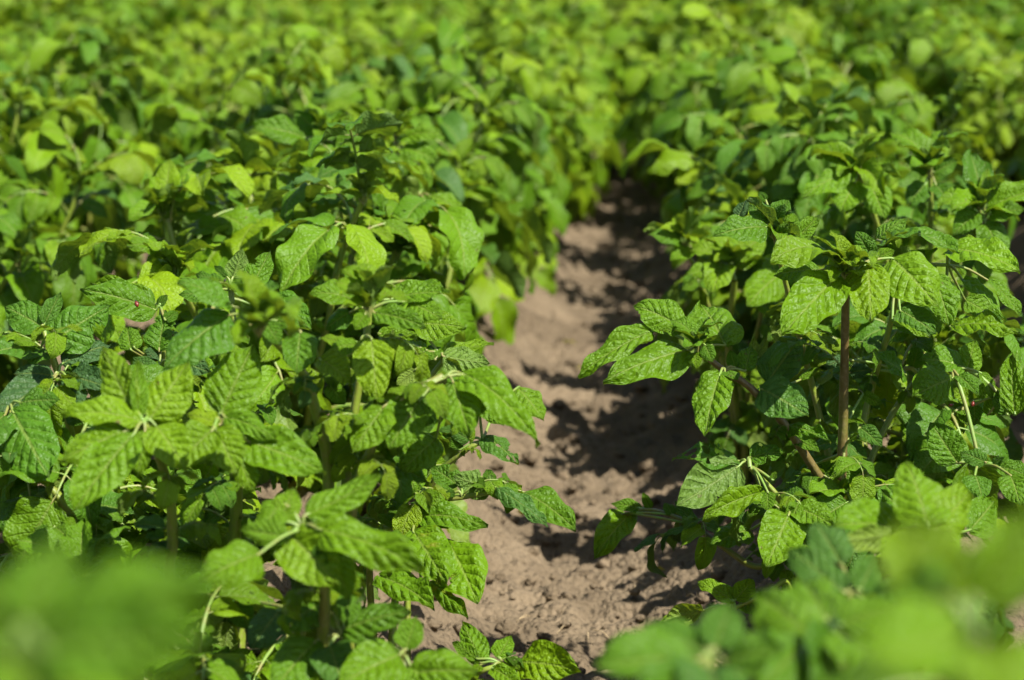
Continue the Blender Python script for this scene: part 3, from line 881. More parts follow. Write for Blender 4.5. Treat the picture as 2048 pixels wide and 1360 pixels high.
# ---- left row
LA = hero_plant((60, 1120, 1.85), 'potato plant with dull blue-green leaves at the left edge of the picture', [
    ([(170, 1110, 1.75), (95, 965, 1.74), (30, 890, 1.74), (20, 800, 1.78)], .0045),
    ([(160, 1100, 1.85), (150, 960, 1.85), (132, 800, 1.82), (112, 735, 1.83), (95, 685, 1.835), (85, 650, 1.84)], .0042),
    ([(190, 1080, 1.8), (150, 1000, 1.78), (105, 940, 1.76)], .004)],
    [(1, (95, 690, 1.835), [
        (86, 654, 1.84, 8, 612, 1.85, 66, K((-.1, .45, .9), .1, .3, .08, bri=.6)),
        (88, 650, 1.84, 122, 583, 1.86, 34, K((.4, .4, .85), .4, .3, .08)),
        (103, 684, 1.83, 219, 612, 1.85, 88, K((0, .45, .9), .1, .25, .08, bites=1, bri=.6)),
        (82, 692, 1.84, -35, 712, 1.80, 90, K((-.1, .55, .83), .2, .4, .1, bites=1, bri=.6)),
        (98, 702, 1.83, 55, 728, 1.81, 36, K((0, .5, .85), .2, .4, .08)),
        (110, 700, 1.83, 145, 690, 1.83, 26, K((0, .5, .85), .2, .4, .08))]),
     (1, (118, 750, 1.825), [
        (124, 728, 1.83, 222, 690, 1.85, 58, K((0, .6, .8), .2, .6, .1, bri=.6)),
        (132, 752, 1.81, 216, 775, 1.78, 62, K((.1, .45, .9), .2, .4, .1, bri=.6)),
        (108, 752, 1.82, 28, 748, 1.8, 48, K((0, .5, .87), .2, .5, .1)),
        (105, 765, 1.81, -5, 835, 1.76, 92, K((-.1, .45, .9), .2, .4, .1, bri=.6)),
        (130, 770, 1.8, 160, 830, 1.77, 60, K((.1, .4, .9), .2, .4, .1, bites=1)),
        (165, 770, 1.8, 225, 740, 1.82, 40, K((.1, .4, .9), .2, .4, .12))]),
     (0, (20, 815, 1.77), [
        (25, 822, 1.75, 97, 956, 1.70, 112, K((0, .38, .92), .12, .3, .12, bri=.65)),
        (10, 830, 1.75, -60, 900, 1.7, 90, K((0, .4, .9), .2, .3, .12)),
        (40, 805, 1.76, 120, 800, 1.75, 60, K((0, .5, .87), .3, .4, .12, bites=1)),
        (60, 990, 1.75, 20, 1090, 1.72, 100, K((0, .3, .95), .3, .3, .2, bri=.3))])],
    16, fill=1, fillH=.18)
LB = hero_plant((330, 1080, 2.02), 'sharp potato plant with a red-brown larva on its sunlit top leaf', [
    ([(340, 1050, 2.0), (330, 850, 1.97), (325, 700, 1.95), (325, 620, 1.95)], .0045),
    ([(480, 1060, 1.95), (475, 900, 1.93), (470, 700, 1.92), (462, 580, 1.92)], .0045)],
    [(0, (322, 615, 1.95), [
        (312, 620, 1.95, 160, 578, 1.93, 78, K((-.05, .58, .82), .25, .45, .55)),
        (300, 612, 1.955, 180, 565, 1.96, 46, K((.0, .6, .8), .5, .5, .7)),
        (318, 612, 1.95, 335, 590, 1.95, 34, K((.2, .6, .8), .5, .7, .5)),
        (318, 702, 1.92, 332, 622, 1.94, 66, K((-.05, .4, .9), .3, .35, .5, bites=2)),
        (320, 720, 1.92, 290, 700, 1.9, 30, K((0, .5, .85), .2, .4, .1)),
        (330, 640, 1.93, 356, 625, 1.94, 34, K((.3, .5, .8), .5, .4, .5))]),
     (0, (320, 740, 1.93), [
        (262, 700, 1.9, 255, 655, 1.92, 46, K((-.1, .4, .9), .4, .4, .45)),
        (268, 695, 1.9, 282, 675, 1.92, 18, K((.4, .4, .9), .4, .4, .5)),
        (310, 745, 1.9, 265, 715, 1.9, 46, K((0, .5, .85), .2, .4, .2)),
        (340, 720, 1.9, 420, 745, 1.88, 60, K((0, .6, .8), .2, .4, .1))]),
     (1, (462, 580, 1.92), [
        (500, 582, 1.90, 540, 503, 1.93, 48, K((.05, .3, .95), .15, .25, .52, bites=1)),
        (465, 556, 1.92, 484, 497, 1.93, 46, K((.3, .2, -.93), .3, .3, .75)),
        (455, 555, 1.92, 428, 532, 1.93, 14, K((0, .5, .8), .5, .4, .5)),
        (462, 570, 1.91, 495, 565, 1.9, 22, K(UPN, .3, .4, .55)),
        (440, 565, 1.91, 392, 550, 1.92, 30, K(UPN, .4, .6, .5)),
        (420, 590, 1.9, 358, 590, 1.9, 46, K((0, .6, .8), .3, .5, .5, bites=1)),
        (535, 590, 1.90, 622, 660, 1.86, 66, K((.1, .45, .9), .15, .35, .5)),
        (525, 600, 1.9, 565, 592, 1.91, 30, K(UPN, .5, .4, .6))])],
    17, fill=2, fillH=.22)
LC = hero_plant((520, 1230, 1.5), 'softly blurred potato plant with broad yellow-green leaves, tallest at the left', [
    ([(655, 1250, 1.6), (652, 1100, 1.57), (656, 930, 1.55), (628, 810, 1.52), (598, 735, 1.48), (520, 650, 1.45)], .0058),
    ([(345, 1200, 1.45), (345, 1080, 1.42), (338, 980, 1.38), (302, 870, 1.34), (285, 845, 1.33)], .0048),
    ([(470, 1170, 1.62), (472, 1040, 1.6), (470, 950, 1.55), (440, 840, 1.40)], .0066)],
    [(0, (515, 645, 1.45), [
        (466, 613, 1.45, 355, 563, 1.42, 84, K((-.15, .75, .6), .35, .5, 0.42)),
        (500, 600, 1.45, 560, 570, 1.43, 60, K((0, .75, .6), .3, .7, 0.37)),
        (460, 630, 1.45, 324, 742, 1.40, 100, K((-.25, .5, .85), .25, .45, 0.42)),
        (545, 655, 1.45, 600, 620, 1.45, 60, K((.1, .6, .8), .3, .5, .45)),
        (600, 662, 1.45, 592, 748, 1.42, 84, K((.0, .35, .93), .2, .3, .42)),
        (520, 640, 1.44, 500, 605, 1.45, 36, K(FRN, .4, .5, 0.42)),
        (530, 645, 1.43, 560, 690, 1.42, 46, K((.1, .4, .9), .4, .5, .45)),
        (500, 650, 1.43, 480, 610, 1.42, 40, K(FRN, .5, .5, 0.47))]),
     (2, (440, 838, 1.40), [
        (442, 828, 1.42, 508, 688, 1.45, 98, K((-.1, .22, .97), .15, .3, 0.42)),
        (450, 835, 1.38, 556, 882, 1.36, 44, K((.1, .7, .7), .2, .8, 0.42)),
        (495, 882, 1.37, 652, 946, 1.34, 92, K((.05, .5, .87), .15, .35, 0.37)),
        (440, 850, 1.38, 372, 830, 1.37, 36, K(UPN, .4, .6, .7)),
        (430, 855, 1.36, 475, 950, 1.33, 84, K((.1, .4, .9), .3, .7, 0.47)),
        (455, 880, 1.36, 505, 985, 1.35, 62, K((.3, .4, .85), .3, .6, .45)),
        (425, 860, 1.35, 350, 940, 1.32, 90, K((-.05, .45, .9), .25, .6, 0.47))]),
     (1, (288, 846, 1.33), [
        (285, 842, 1.33, 122, 828, 1.33, 76, K((-.05, .7, .7), .3, .6, 0.49)),
        (252, 862, 1.31, 118, 925, 1.29, 86, K((-.1, .5, .85), .3, .4, 0.49)),
        (268, 868, 1.30, 146, 1026, 1.26, 96, K((-.2, .35, .92), .3, .3, 0.47)),
        (264, 820, 1.35, 205, 692, 1.38, 72, K((-.3, .3, .9), .5, .3, 0.53)),
        (275, 835, 1.34, 272, 720, 1.37, 36, K((.5, .3, .8), .5, .3, .35)),
        (300, 838, 1.35, 378, 724, 1.38, 88, K((.05, .3, .95), .15, .3, 0.45)),
        (310, 850, 1.33, 372, 940, 1.30, 92, K((.1, .45, .9), .3, .5, 0.52)),
        (290, 860, 1.32, 275, 960, 1.3, 40, K((.3, .4, .85), .5, .4, 0.47))])],
    18, pull=.42, fill=4, fillH=.25)
LE = hero_plant((690, 1240, 1.62), 'potato plant with crumpled upright leaves at its top, in the middle of the left row', [
    ([(690, 1150, 1.63), (690, 1000, 1.62), (705, 850, 1.61), (730, 700, 1.60), (738, 615, 1.60)], .005),
    ([(700, 1090, 1.52), (742, 900, 1.47), (795, 805, 1.46), (885, 752, 1.48)], .0045),
    ([(800, 1090, 1.95), (830, 900, 1.9), (850, 780, 1.88), (890, 715, 1.87)], .0036)],
    [(0, (738, 620, 1.60), [
        (785, 598, 1.62, 900, 586, 1.60, 66, K((0, .75, .65), .25, .5, .5, bites=1)),
        (748, 626, 1.58, 852, 656, 1.55, 54, K((0, .72, .7), .3, .5, .45)),
        (820, 605, 1.6, 885, 640, 1.57, 60, K((.1, .45, .9), .2, .4, .45)),
        (738, 588, 1.6, 692, 532, 1.62, 50, K((-.1, .3, .93), .4, .3, .42)),
        (740, 590, 1.6, 745, 538, 1.62, 22, K((.5, .3, .8), .4, .3, .6)),
        (742, 606, 1.6, 768, 565, 1.61, 44, K((0, .4, .9), .3, .4, .52, wave=2)),
        (712, 602, 1.6, 618, 588, 1.58, 66, K((-.1, .6, .75), .3, .9, .5)),
        (700, 625, 1.6, 650, 660, 1.6, 60, K((-.2, .5, .85), .3, .5, .3)),
        (730, 630, 1.58, 710, 660, 1.56, 36, K(FRN, .5, .6, .55)),
        (725, 615, 1.58, 715, 590, 1.58, 30, K(FRN, .5, .6, .5))]),
     (0, (722, 690, 1.56), [
        (742, 676, 1.5, 754, 808, 1.47, 72, K((.1, .45, .9), .3, .7, .55)),
        (640, 718, 1.5, 702, 764, 1.48, 62, K((.0, .55, .85), .3, .5, .5)),
        (715, 690, 1.52, 660, 700, 1.5, 46, K((0, .65, .75), .3, .6, .42)),
        (690, 690, 1.55, 640, 675, 1.55, 46, K((0, .65, .75), .3, .6, .5)),
        (660, 770, 1.56, 690, 810, 1.55, 46, K((0, .5, .85), .3, .5, .3))]),
     (1, (890, 755, 1.48), [
        (925, 748, 1.5, 1078, 892, 1.43, 92, K((.25, .65, .72), .2, .8, .46)),
        (905, 762, 1.48, 940, 876, 1.44, 74, K((.0, .33, .93), .35, .4, .5)),
        (840, 800, 1.46, 778, 898, 1.43, 88, K((-.05, .4, .9), .3, .4, .5)),
        (770, 812, 1.45, 706, 905, 1.42, 72, K((-.2, .35, .9), .3, .4, .52)),
        (872, 878, 1.55, 800, 945, 1.52, 76, K((0, .5, .87), .2, .5, .42)),
        (765, 925, 1.58, 858, 966, 1.55, 56, K((.1, .6, .8), .2, .5, .3)),
        (700, 905, 1.58, 792, 925, 1.55, 66, K((.1, .5, .85), .2, .5, .45)),
        (848, 790, 1.47, 858, 868, 1.46, 44, K((.5, .2, .85), .3, .3, .25, bri=.3)),
        (870, 768, 1.48, 830, 790, 1.47, 44, K(UPN, .3, .7, .48)),
        (820, 790, 1.46, 775, 785, 1.45, 34, K(UPN, .4, .7, .55)),
        (890, 760, 1.48, 880, 740, 1.49, 40, K(UPN, .3, .4, .6)),
        (950, 765, 1.5, 965, 830, 1.48, 40, K((.3, .5, .8), .3, .4, .5))]),
     (2, (885, 715, 1.87), [
        (832, 648, 1.88, 932, 656, 1.87, 64, K((0, .62, .78), .15, .4, .48)),
        (758, 668, 1.88, 840, 674, 1.87, 34, K(UPN, .2, .4, .48)),
        (888, 712, 1.88, 988, 688, 1.88, 44, K((0, .8, .6), .3, .5, .5)),
        (885, 712, 1.86, 980, 726, 1.85, 58, K((-.1, -.35, -.9), .3, .4, .45)),
        (850, 705, 1.87, 790, 690, 1.88, 46, K((0, .65, .75), .3, .4, .48, bites=2)),
        (870, 720, 1.86, 862, 690, 1.88, 34, K(FRN, .3, .4, .35)),
        (890, 722, 1.86, 925, 745, 1.85, 30, K((0, .7, -.7), .5, .4, .7)),
        (830, 740, 1.87, 795, 770, 1.86, 46, K((-.2, .3, -.9), .4, .4, .75))])],
    19, pull=.4, fill=4, fillH=.24)
add_tip(*LE, 0, (738, 606, 1.59), .9, 5)
add_tip(*LC, 0, (518, 640, 1.44), 1.0, 6)
LH = hero_plant((800, 1230, 1.95), 'low potato plant spreading bright sharp leaves over the furrow from the left', [
    ([(700, 1150, 1.95), (760, 1065, 1.92), (830, 1053, 1.90), (880, 1062, 1.87)], .0036),
    ([(740, 1120, 1.97), (800, 1040, 1.95), (880, 1003, 1.93), (930, 994, 1.92), (990, 984, 1.91)], .0034),
    ([(880, 1420, 1.82), (930, 1365, 1.8), (965, 1342, 1.78), (1000, 1331, 1.78), (1036, 1327, 1.78)], .003),
    ([(820, 1100, 2.05), (870, 960, 2.02), (930, 903, 2.0), (968, 880, 2.0)], .0034)],
    [(1, (988, 984, 1.91), [
        (994, 978, 1.9, 1096, 1054, 1.87, 50, K((.15, .75, .6), .3, .4, .25)),
        (1046, 984, 1.92, 1152, 1062, 1.88, 74, K((.3, .65, .72), .25, .5, .4)),
        (984, 976, 1.92, 906, 952, 1.93, 58, K((-.1, -.2, -.95), .35, .5, .45, bites=2)),
        (1005, 975, 1.92, 1035, 968, 1.92, 26, K(UPN, .4, .6, .5)),
        (985, 970, 1.93, 972, 938, 1.94, 24, K(FRN, .4, .4, .4))]),
     (1, (925, 994, 1.92), [
        (918, 972, 1.94, 862, 934, 1.95, 46, K((0, .45, .88), .2, .4, .45, bites=1)),
        (910, 985, 1.92, 888, 990, 1.92, 26, K(FRN, .4, .4, .4)),
        (990, 960, 2.1, 1020, 1000, 2.1, 60, K((0, .5, .85), .2, .4, .6))]),
     (0, (835, 1053, 1.895), [
        (842, 1032, 1.88, 976, 1054, 1.85, 62, K((0, .72, .68), .25, .7, .52)),
        (845, 1030, 1.9, 855, 985, 1.92, 44, K((-.3, .4, .85), .3, .4, .48)),
        (806, 1046, 1.9, 778, 998, 1.92, 46, K((-.1, .4, .9), .3, .4, .5, bites=2, holes=2)),
        (892, 1078, 1.86, 956, 1207, 1.80, 104, K((.12, .35, .93), .2, .3, .58, bites=1)),
        (826, 1062, 1.86, 896, 1172, 1.80, 84, K((.0, .33, .94), .15, .3, .56, yel=.3, bites=1)),
        (760, 1155, 1.85, 869, 1217, 1.78, 76, K((.05, .62, .78), .2, .5, .52, yel=.2)),
        (842, 1158, 1.85, 936, 1237, 1.79, 40, K((.3, .7, .6), .5, .4, .55, yel=.4)),
        (908, 1038, 1.87, 874, 1058, 1.86, 30, K((-.1, .4, .9), .3, .4, .5)),
        (850, 1052, 1.88, 866, 1040, 1.88, 22, K(UPN, .4, .7, .5)),
        (870, 1062, 1.87, 880, 1095, 1.86, 30, K((-.2, .3, .9), .4, .4, .5)),
        (790, 1048, 1.9, 755, 1030, 1.9, 44, K((0, .5, .8), .3, .4, .48))]),
     (2, (1005, 1330, 1.78), [
        (1038, 1324, 1.78, 1161, 1342, 1.74, 78, K((.05, .5, .86), .15, .45, .5)),
        (996, 1316, 1.78, 1022, 1272, 1.80, 38, K((.05, .4, .9), .2, .3, .5)),
        (963, 1326, 1.78, 924, 1243, 1.81, 48, K((-.05, .45, .9), .15, .3, .35)),
        (956, 1318, 1.78, 904, 1284, 1.80, 26, K((-.2, .6, .75), .3, .3, .45)),
        (985, 1336, 1.77, 1045, 1376, 1.74, 40, K((0, .6, .8), .2, .3, .5)),
        (1020, 1328, 1.78, 1040, 1340, 1.77, 20, K(UPN, .3, .5, .5)),
        (960, 1330, 1.78, 950, 1345, 1.77, 30, K(FRN, .3, .4, .5))]),
     (3, (965, 882, 2.0), [
        (968, 872, 2.0, 1038, 928, 1.98, 52, K((.2, .65, .72), .3, .5, .4, holes=4, bites=1)),
        (960, 800, 2.0, 1008, 852, 1.98, 50, K((.1, .6, .8), .2, .4, .6)),
        (940, 880, 2.0, 900, 860, 2.0, 50, K((0, .5, .85), .3, .4, .45)),
        (920, 900, 2.0, 905, 870, 2.0, 30, K(FRN, .3, .4, .5)),
        (1035, 775, 2.1, 1088, 842, 2.08, 74, K((.2, .55, .8), .2, .4, .75))])],
    20, fill=0)
LG = hero_plant((640, 1560, 1.36), 'softly blurred potato plant in front of the low bright one, at the bottom left', [
    ([(640, 1400, 1.38), (650, 1200, 1.33), (640, 1100, 1.31), (610, 1055, 1.30)], .005),
    ([(700, 1450, 1.38), (710, 1350, 1.36), (690, 1275, 1.35)], .004),
    ([(800, 1500, 1.32), (810, 1400, 1.31), (805, 1320, 1.31)], .004)],
    [(0, (605, 1058, 1.30), [
        (582, 1072, 1.30, 678, 1170, 1.26, 110, K((-.15, .45, .88), .45, .35, .62)),
        (636, 1058, 1.28, 848, 1142, 1.24, 84, K((.05, .62, .78), .2, .6, .5)),
        (612, 1030, 1.30, 760, 948, 1.31, 72, K((0, .62, .78), .25, -.5, .5)),
        (518, 1108, 1.25, 396, 1165, 1.20, 94, K((-.1, .5, .86), .25, .4, .55)),
        (562, 1005, 1.31, 518, 1075, 1.29, 66, K((-.1, .45, .9), .2, .5, .5)),
        (560, 1045, 1.3, 590, 975, 1.32, 66, K(FRN, .3, .4, .48)),
        (575, 1075, 1.29, 480, 1060, 1.29, 50, K((-.1, .5, .85), .3, .5, .4)),
        (650, 1090, 1.3, 700, 1200, 1.28, 70, K((.2, .4, .9), .3, .4, .5))]),
     (1, (685, 1275, 1.35), [
        (680, 1262, 1.35, 822, 1222, 1.33, 70, K((0, .62, .78), .2, .5, .5)),
        (645, 1205, 1.36, 562, 1262, 1.33, 72, K((-.1, .4, .9), .2, .4, .52, bites=2, holes=2)),
        (630, 1285, 1.35, 548, 1380, 1.3, 96, K((-.1, .45, .9), .2, .4, .52)),
        (700, 1190, 1.36, 690, 1250, 1.34, 60, K((.2, .4, .9), .2, .4, .45)),
        (660, 1290, 1.34, 690, 1380, 1.3, 80, K((0, .4, .9), .3, .4, .3)),
        (560, 1220, 1.4, 500, 1300, 1.37, 80, K((0, .4, .9), .3, .4, .25)),
        (470, 1200, 1.5, 500, 1260, 1.48, 60, K((0, .4, .9), .3, .4, .3))]),
     (2, (805, 1315, 1.31), [
        (802, 1308, 1.30, 676, 1372, 1.25, 104, K((-.05, .5, .86), .15, .4, .5)),
        (812, 1300, 1.31, 834, 1232, 1.33, 62, K((.0, .35, .93), .2, .3, .48)),
        (815, 1350, 1.30, 958, 1345, 1.27, 92, K((.05, .55, .83), .2, .7, .5)),
        (790, 1330, 1.3, 760, 1400, 1.27, 80, K((0, .5, .85), .2, .4, .45)),
        (820, 1330, 1.3, 880, 1400, 1.27, 90, K((0, .5, .85), .2, .4, .5))])],
    21, pull=.3, fill=0)
LN = hero_plant((0, 2100, .52), 'large bright out-of-focus potato leaves at the bottom left corner', [
    ([(-20, 1900, .60), (20, 1600, .56), (40, 1290, .525)], .004)],
    [(0, (45, 1285, .525), [
        (70, 1275, 0.512, 458, 1172, 0.488, 200, K((.2, .62, .75), .2, .5, .58, bri=.7)),
        (90, 1300, 0.500, 420, 1290, 0.476, 170, K((0, .5, .85), .2, .4, .54, bri=.7)),
        (55, 1255, 0.525, 135, 1075, 0.537, 130, K((0, .5, .85), .2, .4, .55, bri=.7)),
        (30, 1280, 0.525, -60, 1150, 0.537, 160, K((0, .5, .85), .2, .4, .55)),
        (30, 1310, 0.512, 90, 1440, 0.488, 200, K((0, .55, .8), .2, .4, .6))])],
    22, fill=0)

# ---- the soft plant behind the right one, beside the furrow
R2 = hero_plant((1492, 905, 2.6), 'softly blurred yellow-stemmed potato plant beside the furrow, behind the sharp right one', [
    ([(1492, 905, 2.6), (1482, 850, 2.58), (1466, 780, 2.55), (1458, 680, 2.5), (1470, 560, 2.45)], .0068, .2),
    ([(1500, 890, 2.62), (1498, 740, 2.55), (1520, 640, 2.5), (1530, 560, 2.48)], .004),
    ([(1470, 860, 2.6), (1440, 700, 2.58), (1400, 560, 2.55), (1360, 480, 2.52)], .004)],
    [(0, (1460, 540, 2.45), [
        (1445, 525, 2.45, 1425, 588, 2.4, 58, K((-.1, .35, .93), .35, .4, .45)),
        (1470, 520, 2.45, 1530, 470, 2.47, 62, K((.1, .5, .85), .2, .4, .5)),
        (1440, 510, 2.46, 1380, 500, 2.46, 46, K((-.1, .6, .8), .2, .5, .48)),
        (1440, 535, 2.44, 1368, 552, 2.42, 42, K((-.1, .6, .8), .2, .5, .5)),
        (1490, 540, 2.44, 1480, 500, 2.45, 40, K(FRN, .3, .4, .5))]),
     (1, (1540, 570, 2.46), [
        (1560, 548, 2.45, 1492, 612, 2.4, 66, K((-.1, .35, .93), .2, .4, .55)),
        (1545, 560, 2.46, 1550, 510, 2.48, 50, K(FRN, .3, .4, .45)),
        (1555, 570, 2.45, 1600, 545, 2.45, 50, K((.2, .5, .85), .3, .4, .5)),
        (1520, 600, 2.48, 1560, 640, 2.45, 40, K((.1, .5, .8), .3, .4, .45))]),
     (2, (1370, 490, 2.52), [
        (1365, 480, 2.52, 1296, 468, 2.5, 44, K((-.1, .65, .75), .3, .5, .42)),
        (1375, 470, 2.53, 1400, 440, 2.53, 40, K((0, .5, .85), .4, .4, .5)),
        (1385, 500, 2.52, 1340, 520, 2.5, 34, K((0, .6, .8), .3, .5, .5)),
        (1390, 485, 2.52, 1430, 470, 2.5, 36, K((0, .6, .8), .3, .5, .5))])],
    23, fill=1, fillH=.2)
add_tip(*R2, 0, (1465, 530, 2.44), 1.0, 7)
add_tip(*R2, 2, (1368, 482, 2.52), 1.0, 8)

# ---- two soft plants farther back whose crowns stand out
LMID = hero_plant((740, 790, 2.75), 'soft potato plant with a bunch of bright hanging leaves and dark gaps below', [
    ([(735, 760, 2.74), (720, 600, 2.7), (690, 450, 2.68), (660, 340, 2.66), (640, 265, 2.65)], .005),
    ([(750, 760, 2.74), (745, 600, 2.68), (770, 480, 2.62), (835, 395, 2.58)], .005),
    ([(760, 770, 2.76), (780, 560, 2.76), (800, 380, 2.78), (790, 270, 2.78)], .0045)],
    [(1, (838, 392, 2.58), [
        (815, 402, 2.58, 787, 502, 2.55, 56, K((-.15, .35, .93), .35, .5, .6)),
        (850, 405, 2.56, 872, 535, 2.53, 78, K((.05, .35, .93), .3, .5, .62)),
        (860, 392, 2.57, 925, 436, 2.55, 50, K((.2, .6, .75), .2, 1.0, .55)),
        (835, 385, 2.58, 775, 398, 2.58, 40, K((-.1, .6, .8), .3, .7, .5)),
        (845, 380, 2.6, 850, 345, 2.62, 34, K(FRN, .3, .4, .5))]),
     (0, (645, 285, 2.65), [
        (610, 275, 2.65, 505, 252, 2.63, 62, K((-.05, .6, .8), .25, .5, .55)),
        (640, 290, 2.64, 612, 352, 2.62, 46, K((-.1, .4, .9), .3, .5, .5)),
        (655, 280, 2.65, 668, 345, 2.63, 50, K((0, .4, .9), .3, .5, .4)),
        (640, 270, 2.66, 590, 222, 2.67, 40, K(FRN, .4, .4, .5)),
        (655, 265, 2.66, 680, 225, 2.67, 36, K(FRN, .4, .4, .5)),
        (665, 285, 2.64, 735, 300, 2.62, 50, K((0, .6, .8), .2, .6, .5))]),
     (0, (690, 440, 2.68), [
        (670, 420, 2.67, 575, 385, 2.65, 60, K((-.1, .55, .83), .2, .6, .5)),
        (680, 450, 2.66, 600, 480, 2.63, 60, K((-.1, .5, .85), .2, .6, .42)),
        (705, 430, 2.67, 745, 470, 2.64, 54, K((.1, .4, .9), .3, .5, .4))]),
     (2, (792, 285, 2.78), [
        (800, 275, 2.78, 888, 268, 2.76, 50, K((.05, .65, .75), .2, .6, .55)),
        (790, 265, 2.79, 752, 215, 2.8, 40, K((-.1, .2, -.95), .4, .4, .7)),
        (805, 295, 2.77, 875, 325, 2.75, 52, K((.1, .6, .8), .2, .6, .5)),
        (785, 300, 2.76, 740, 345, 2.74, 52, K((-.1, .5, .85), .2, .5, .45)),
        (800, 310, 2.76, 820, 365, 2.74, 46, K((0, .4, .9), .3, .5, .5))])],
    24, fill=3, fillH=.24)
add_tip(*LMID, 0, (645, 262, 2.65), 1.0, 9)
add_tip(*LMID, 2, (793, 268, 2.78), 1.0, 10)
R3 = hero_plant((1850, 800, 2.55), 'soft potato plant with dark crinkled crowns rising behind the sharp right one', [
    ([(1800, 780, 2.5), (1780, 560, 2.46), (1740, 400, 2.43), (1715, 340, 2.42)], .0045),
    ([(1850, 790, 2.55), (1860, 560, 2.5), (1862, 420, 2.47), (1860, 330, 2.46)], .0045),
    ([(1890, 790, 2.5), (1930, 600, 2.4), (1950, 470, 2.35), (1970, 415, 2.33)], .0045)],
    [(0, (1720, 345, 2.42), [
        (1705, 345, 2.42, 1604, 396, 2.38, 54, K((-.15, .6, .78), .25, .6, .42)),
        (1715, 330, 2.43, 1640, 304, 2.43, 46, K((-.1, .6, .78), .35, .6, .4)),
        (1725, 340, 2.42, 1712, 300, 2.43, 40, K(FRN, .4, .5, .45)),
        (1735, 350, 2.42, 1790, 330, 2.42, 44, K((.2, .5, .85), .3, .5, .42)),
        (1740, 370, 2.41, 1770, 440, 2.38, 56, K((.1, .4, .9), .25, .5, .4)),
        (1710, 365, 2.41, 1680, 425, 2.38, 70, K((-.1, .5, .85), .2, .5, .45))]),
     (1, (1860, 350, 2.46), [
        (1855, 345, 2.46, 1808, 318, 2.46, 40, K((-.2, .4, .9), .5, .5, .35)),
        (1860, 340, 2.46, 1855, 290, 2.47, 44, K(FRN, .5, .4, .4)),
        (1868, 345, 2.46, 1915, 320, 2.46, 38, K((.2, .4, .9), .5, .5, .4)),
        (1850, 370, 2.45, 1815, 410, 2.43, 46, K((-.1, .5, .85), .3, .5, .35)),
        (1872, 370, 2.45, 1905, 420, 2.43, 48, K((.1, .5, .85), .3, .5, .35))]),
     (2, (1965, 425, 2.33), [
        (1955, 425, 2.33, 1905, 470, 2.31, 46, K((-.1, .5, .85), .3, .5, .35)),
        (1965, 415, 2.33, 1940, 370, 2.34, 44, K(FRN, .4, .4, .4)),
        (1975, 415, 2.33, 2010, 372, 2.34, 48, K((.1, .4, .9), .4, .5, .42)),
        (1980, 430, 2.32, 2050, 420, 2.3, 60, K((.1, .6, .8), .3, .6, .45)),
        (1970, 445, 2.32, 2000, 525, 2.29, 60, K((.1, .4, .9), .3, .5, .38))])],
    25, fill=3, fillH=.24)
add_tip(*R3, 0, (1718, 338, 2.42), 1.3, 11)
add_tip(*R3, 1, (1860, 335, 2.46), 1.3, 12)
add_tip(*R3, 2, (1967, 412, 2.33), 1.3, 13)

# ---- Colorado beetle larvae and a few fallen bits
M_LARVA = plain_material('larva_red', (.16, .022, .012), .3)
M_DARK = plain_material('larva_dark', (.012, .010, .009), .35)


def larva(p, up, fwd, ln, label, dark=False):
    root = bpy.data.objects.new('beetle_larva', None); COL.objects.link(root); root.location = p.tolist(); root.empty_display_size = .004
    tag(root, label, 'larva', 'larvae feeding on the potato leaves')
    up = nrm(up); f = nrm(fwd - up * np.dot(fwd, up)); s = np.cross(f, up)
    k = 24; x = np.linspace(0, 1, k)
    r = ln * .32 * np.sin(PI * np.clip(x, .0, 1)) ** .6 * (1 - .25 * x) * (1 + .05 * np.cos(x * 44))
    an = np.linspace(0, 2 * PI, 14, endpoint=False)
    C = f[None] * ((x - .5) * ln)[:, None] + up[None] * (ln * .22 + ln * .08 * np.sin(PI * x))[:, None]
    P = C[:, None] + s * (np.cos(an)[None, :, None] * r[:, None, None]) + up * (np.sin(an)[None, :, None] * r[:, None, None])
    mb = MB(); mb.grid(P, np.zeros((k, 14, 2)), (.5, .5, .5), 0, close=True)
    link('body', mb.mesh('body', [M_DARK if dark else M_LARVA]), root)

    def ball(name, c, rr, mat):
        ph = np.linspace(0, PI, 8)[:, None]; a2 = np.linspace(0, 2 * PI, 10, endpoint=False)[None]
        Q = np.stack([np.sin(ph) * np.cos(a2), np.sin(ph) * np.sin(a2), np.cos(ph) + 0 * a2], -1) * rr + c
        m = MB(); m.grid(Q, np.zeros((8, 10, 2)), (.5, .5, .5), 0, close=True)
        link(name, m.mesh(name, [mat]), root)
    ball('head', f * ln * .55 + up * ln * .2, ln * .14, M_DARK)
    for sg in (-1, 1):
        for j in range(3):
            m = MB(); a = f * ln * (.38 - .14 * j) + up * ln * .1 + s * sg * ln * .18
            tube(m, [a, a + s * sg * ln * .14 + up * ln * .02, a + s * sg * ln * .18 - up * ln * .12], ln * .035, ln * .02, 5, (.5, .5, .5), 0)
            link('leg', m.mesh('leg', [M_DARK]), root)
    for j in range(5):
        ball('spot', f * ln * (.28 - .14 * j) + up * ln * .36 + s * ln * .17, ln * .035, M_DARK)


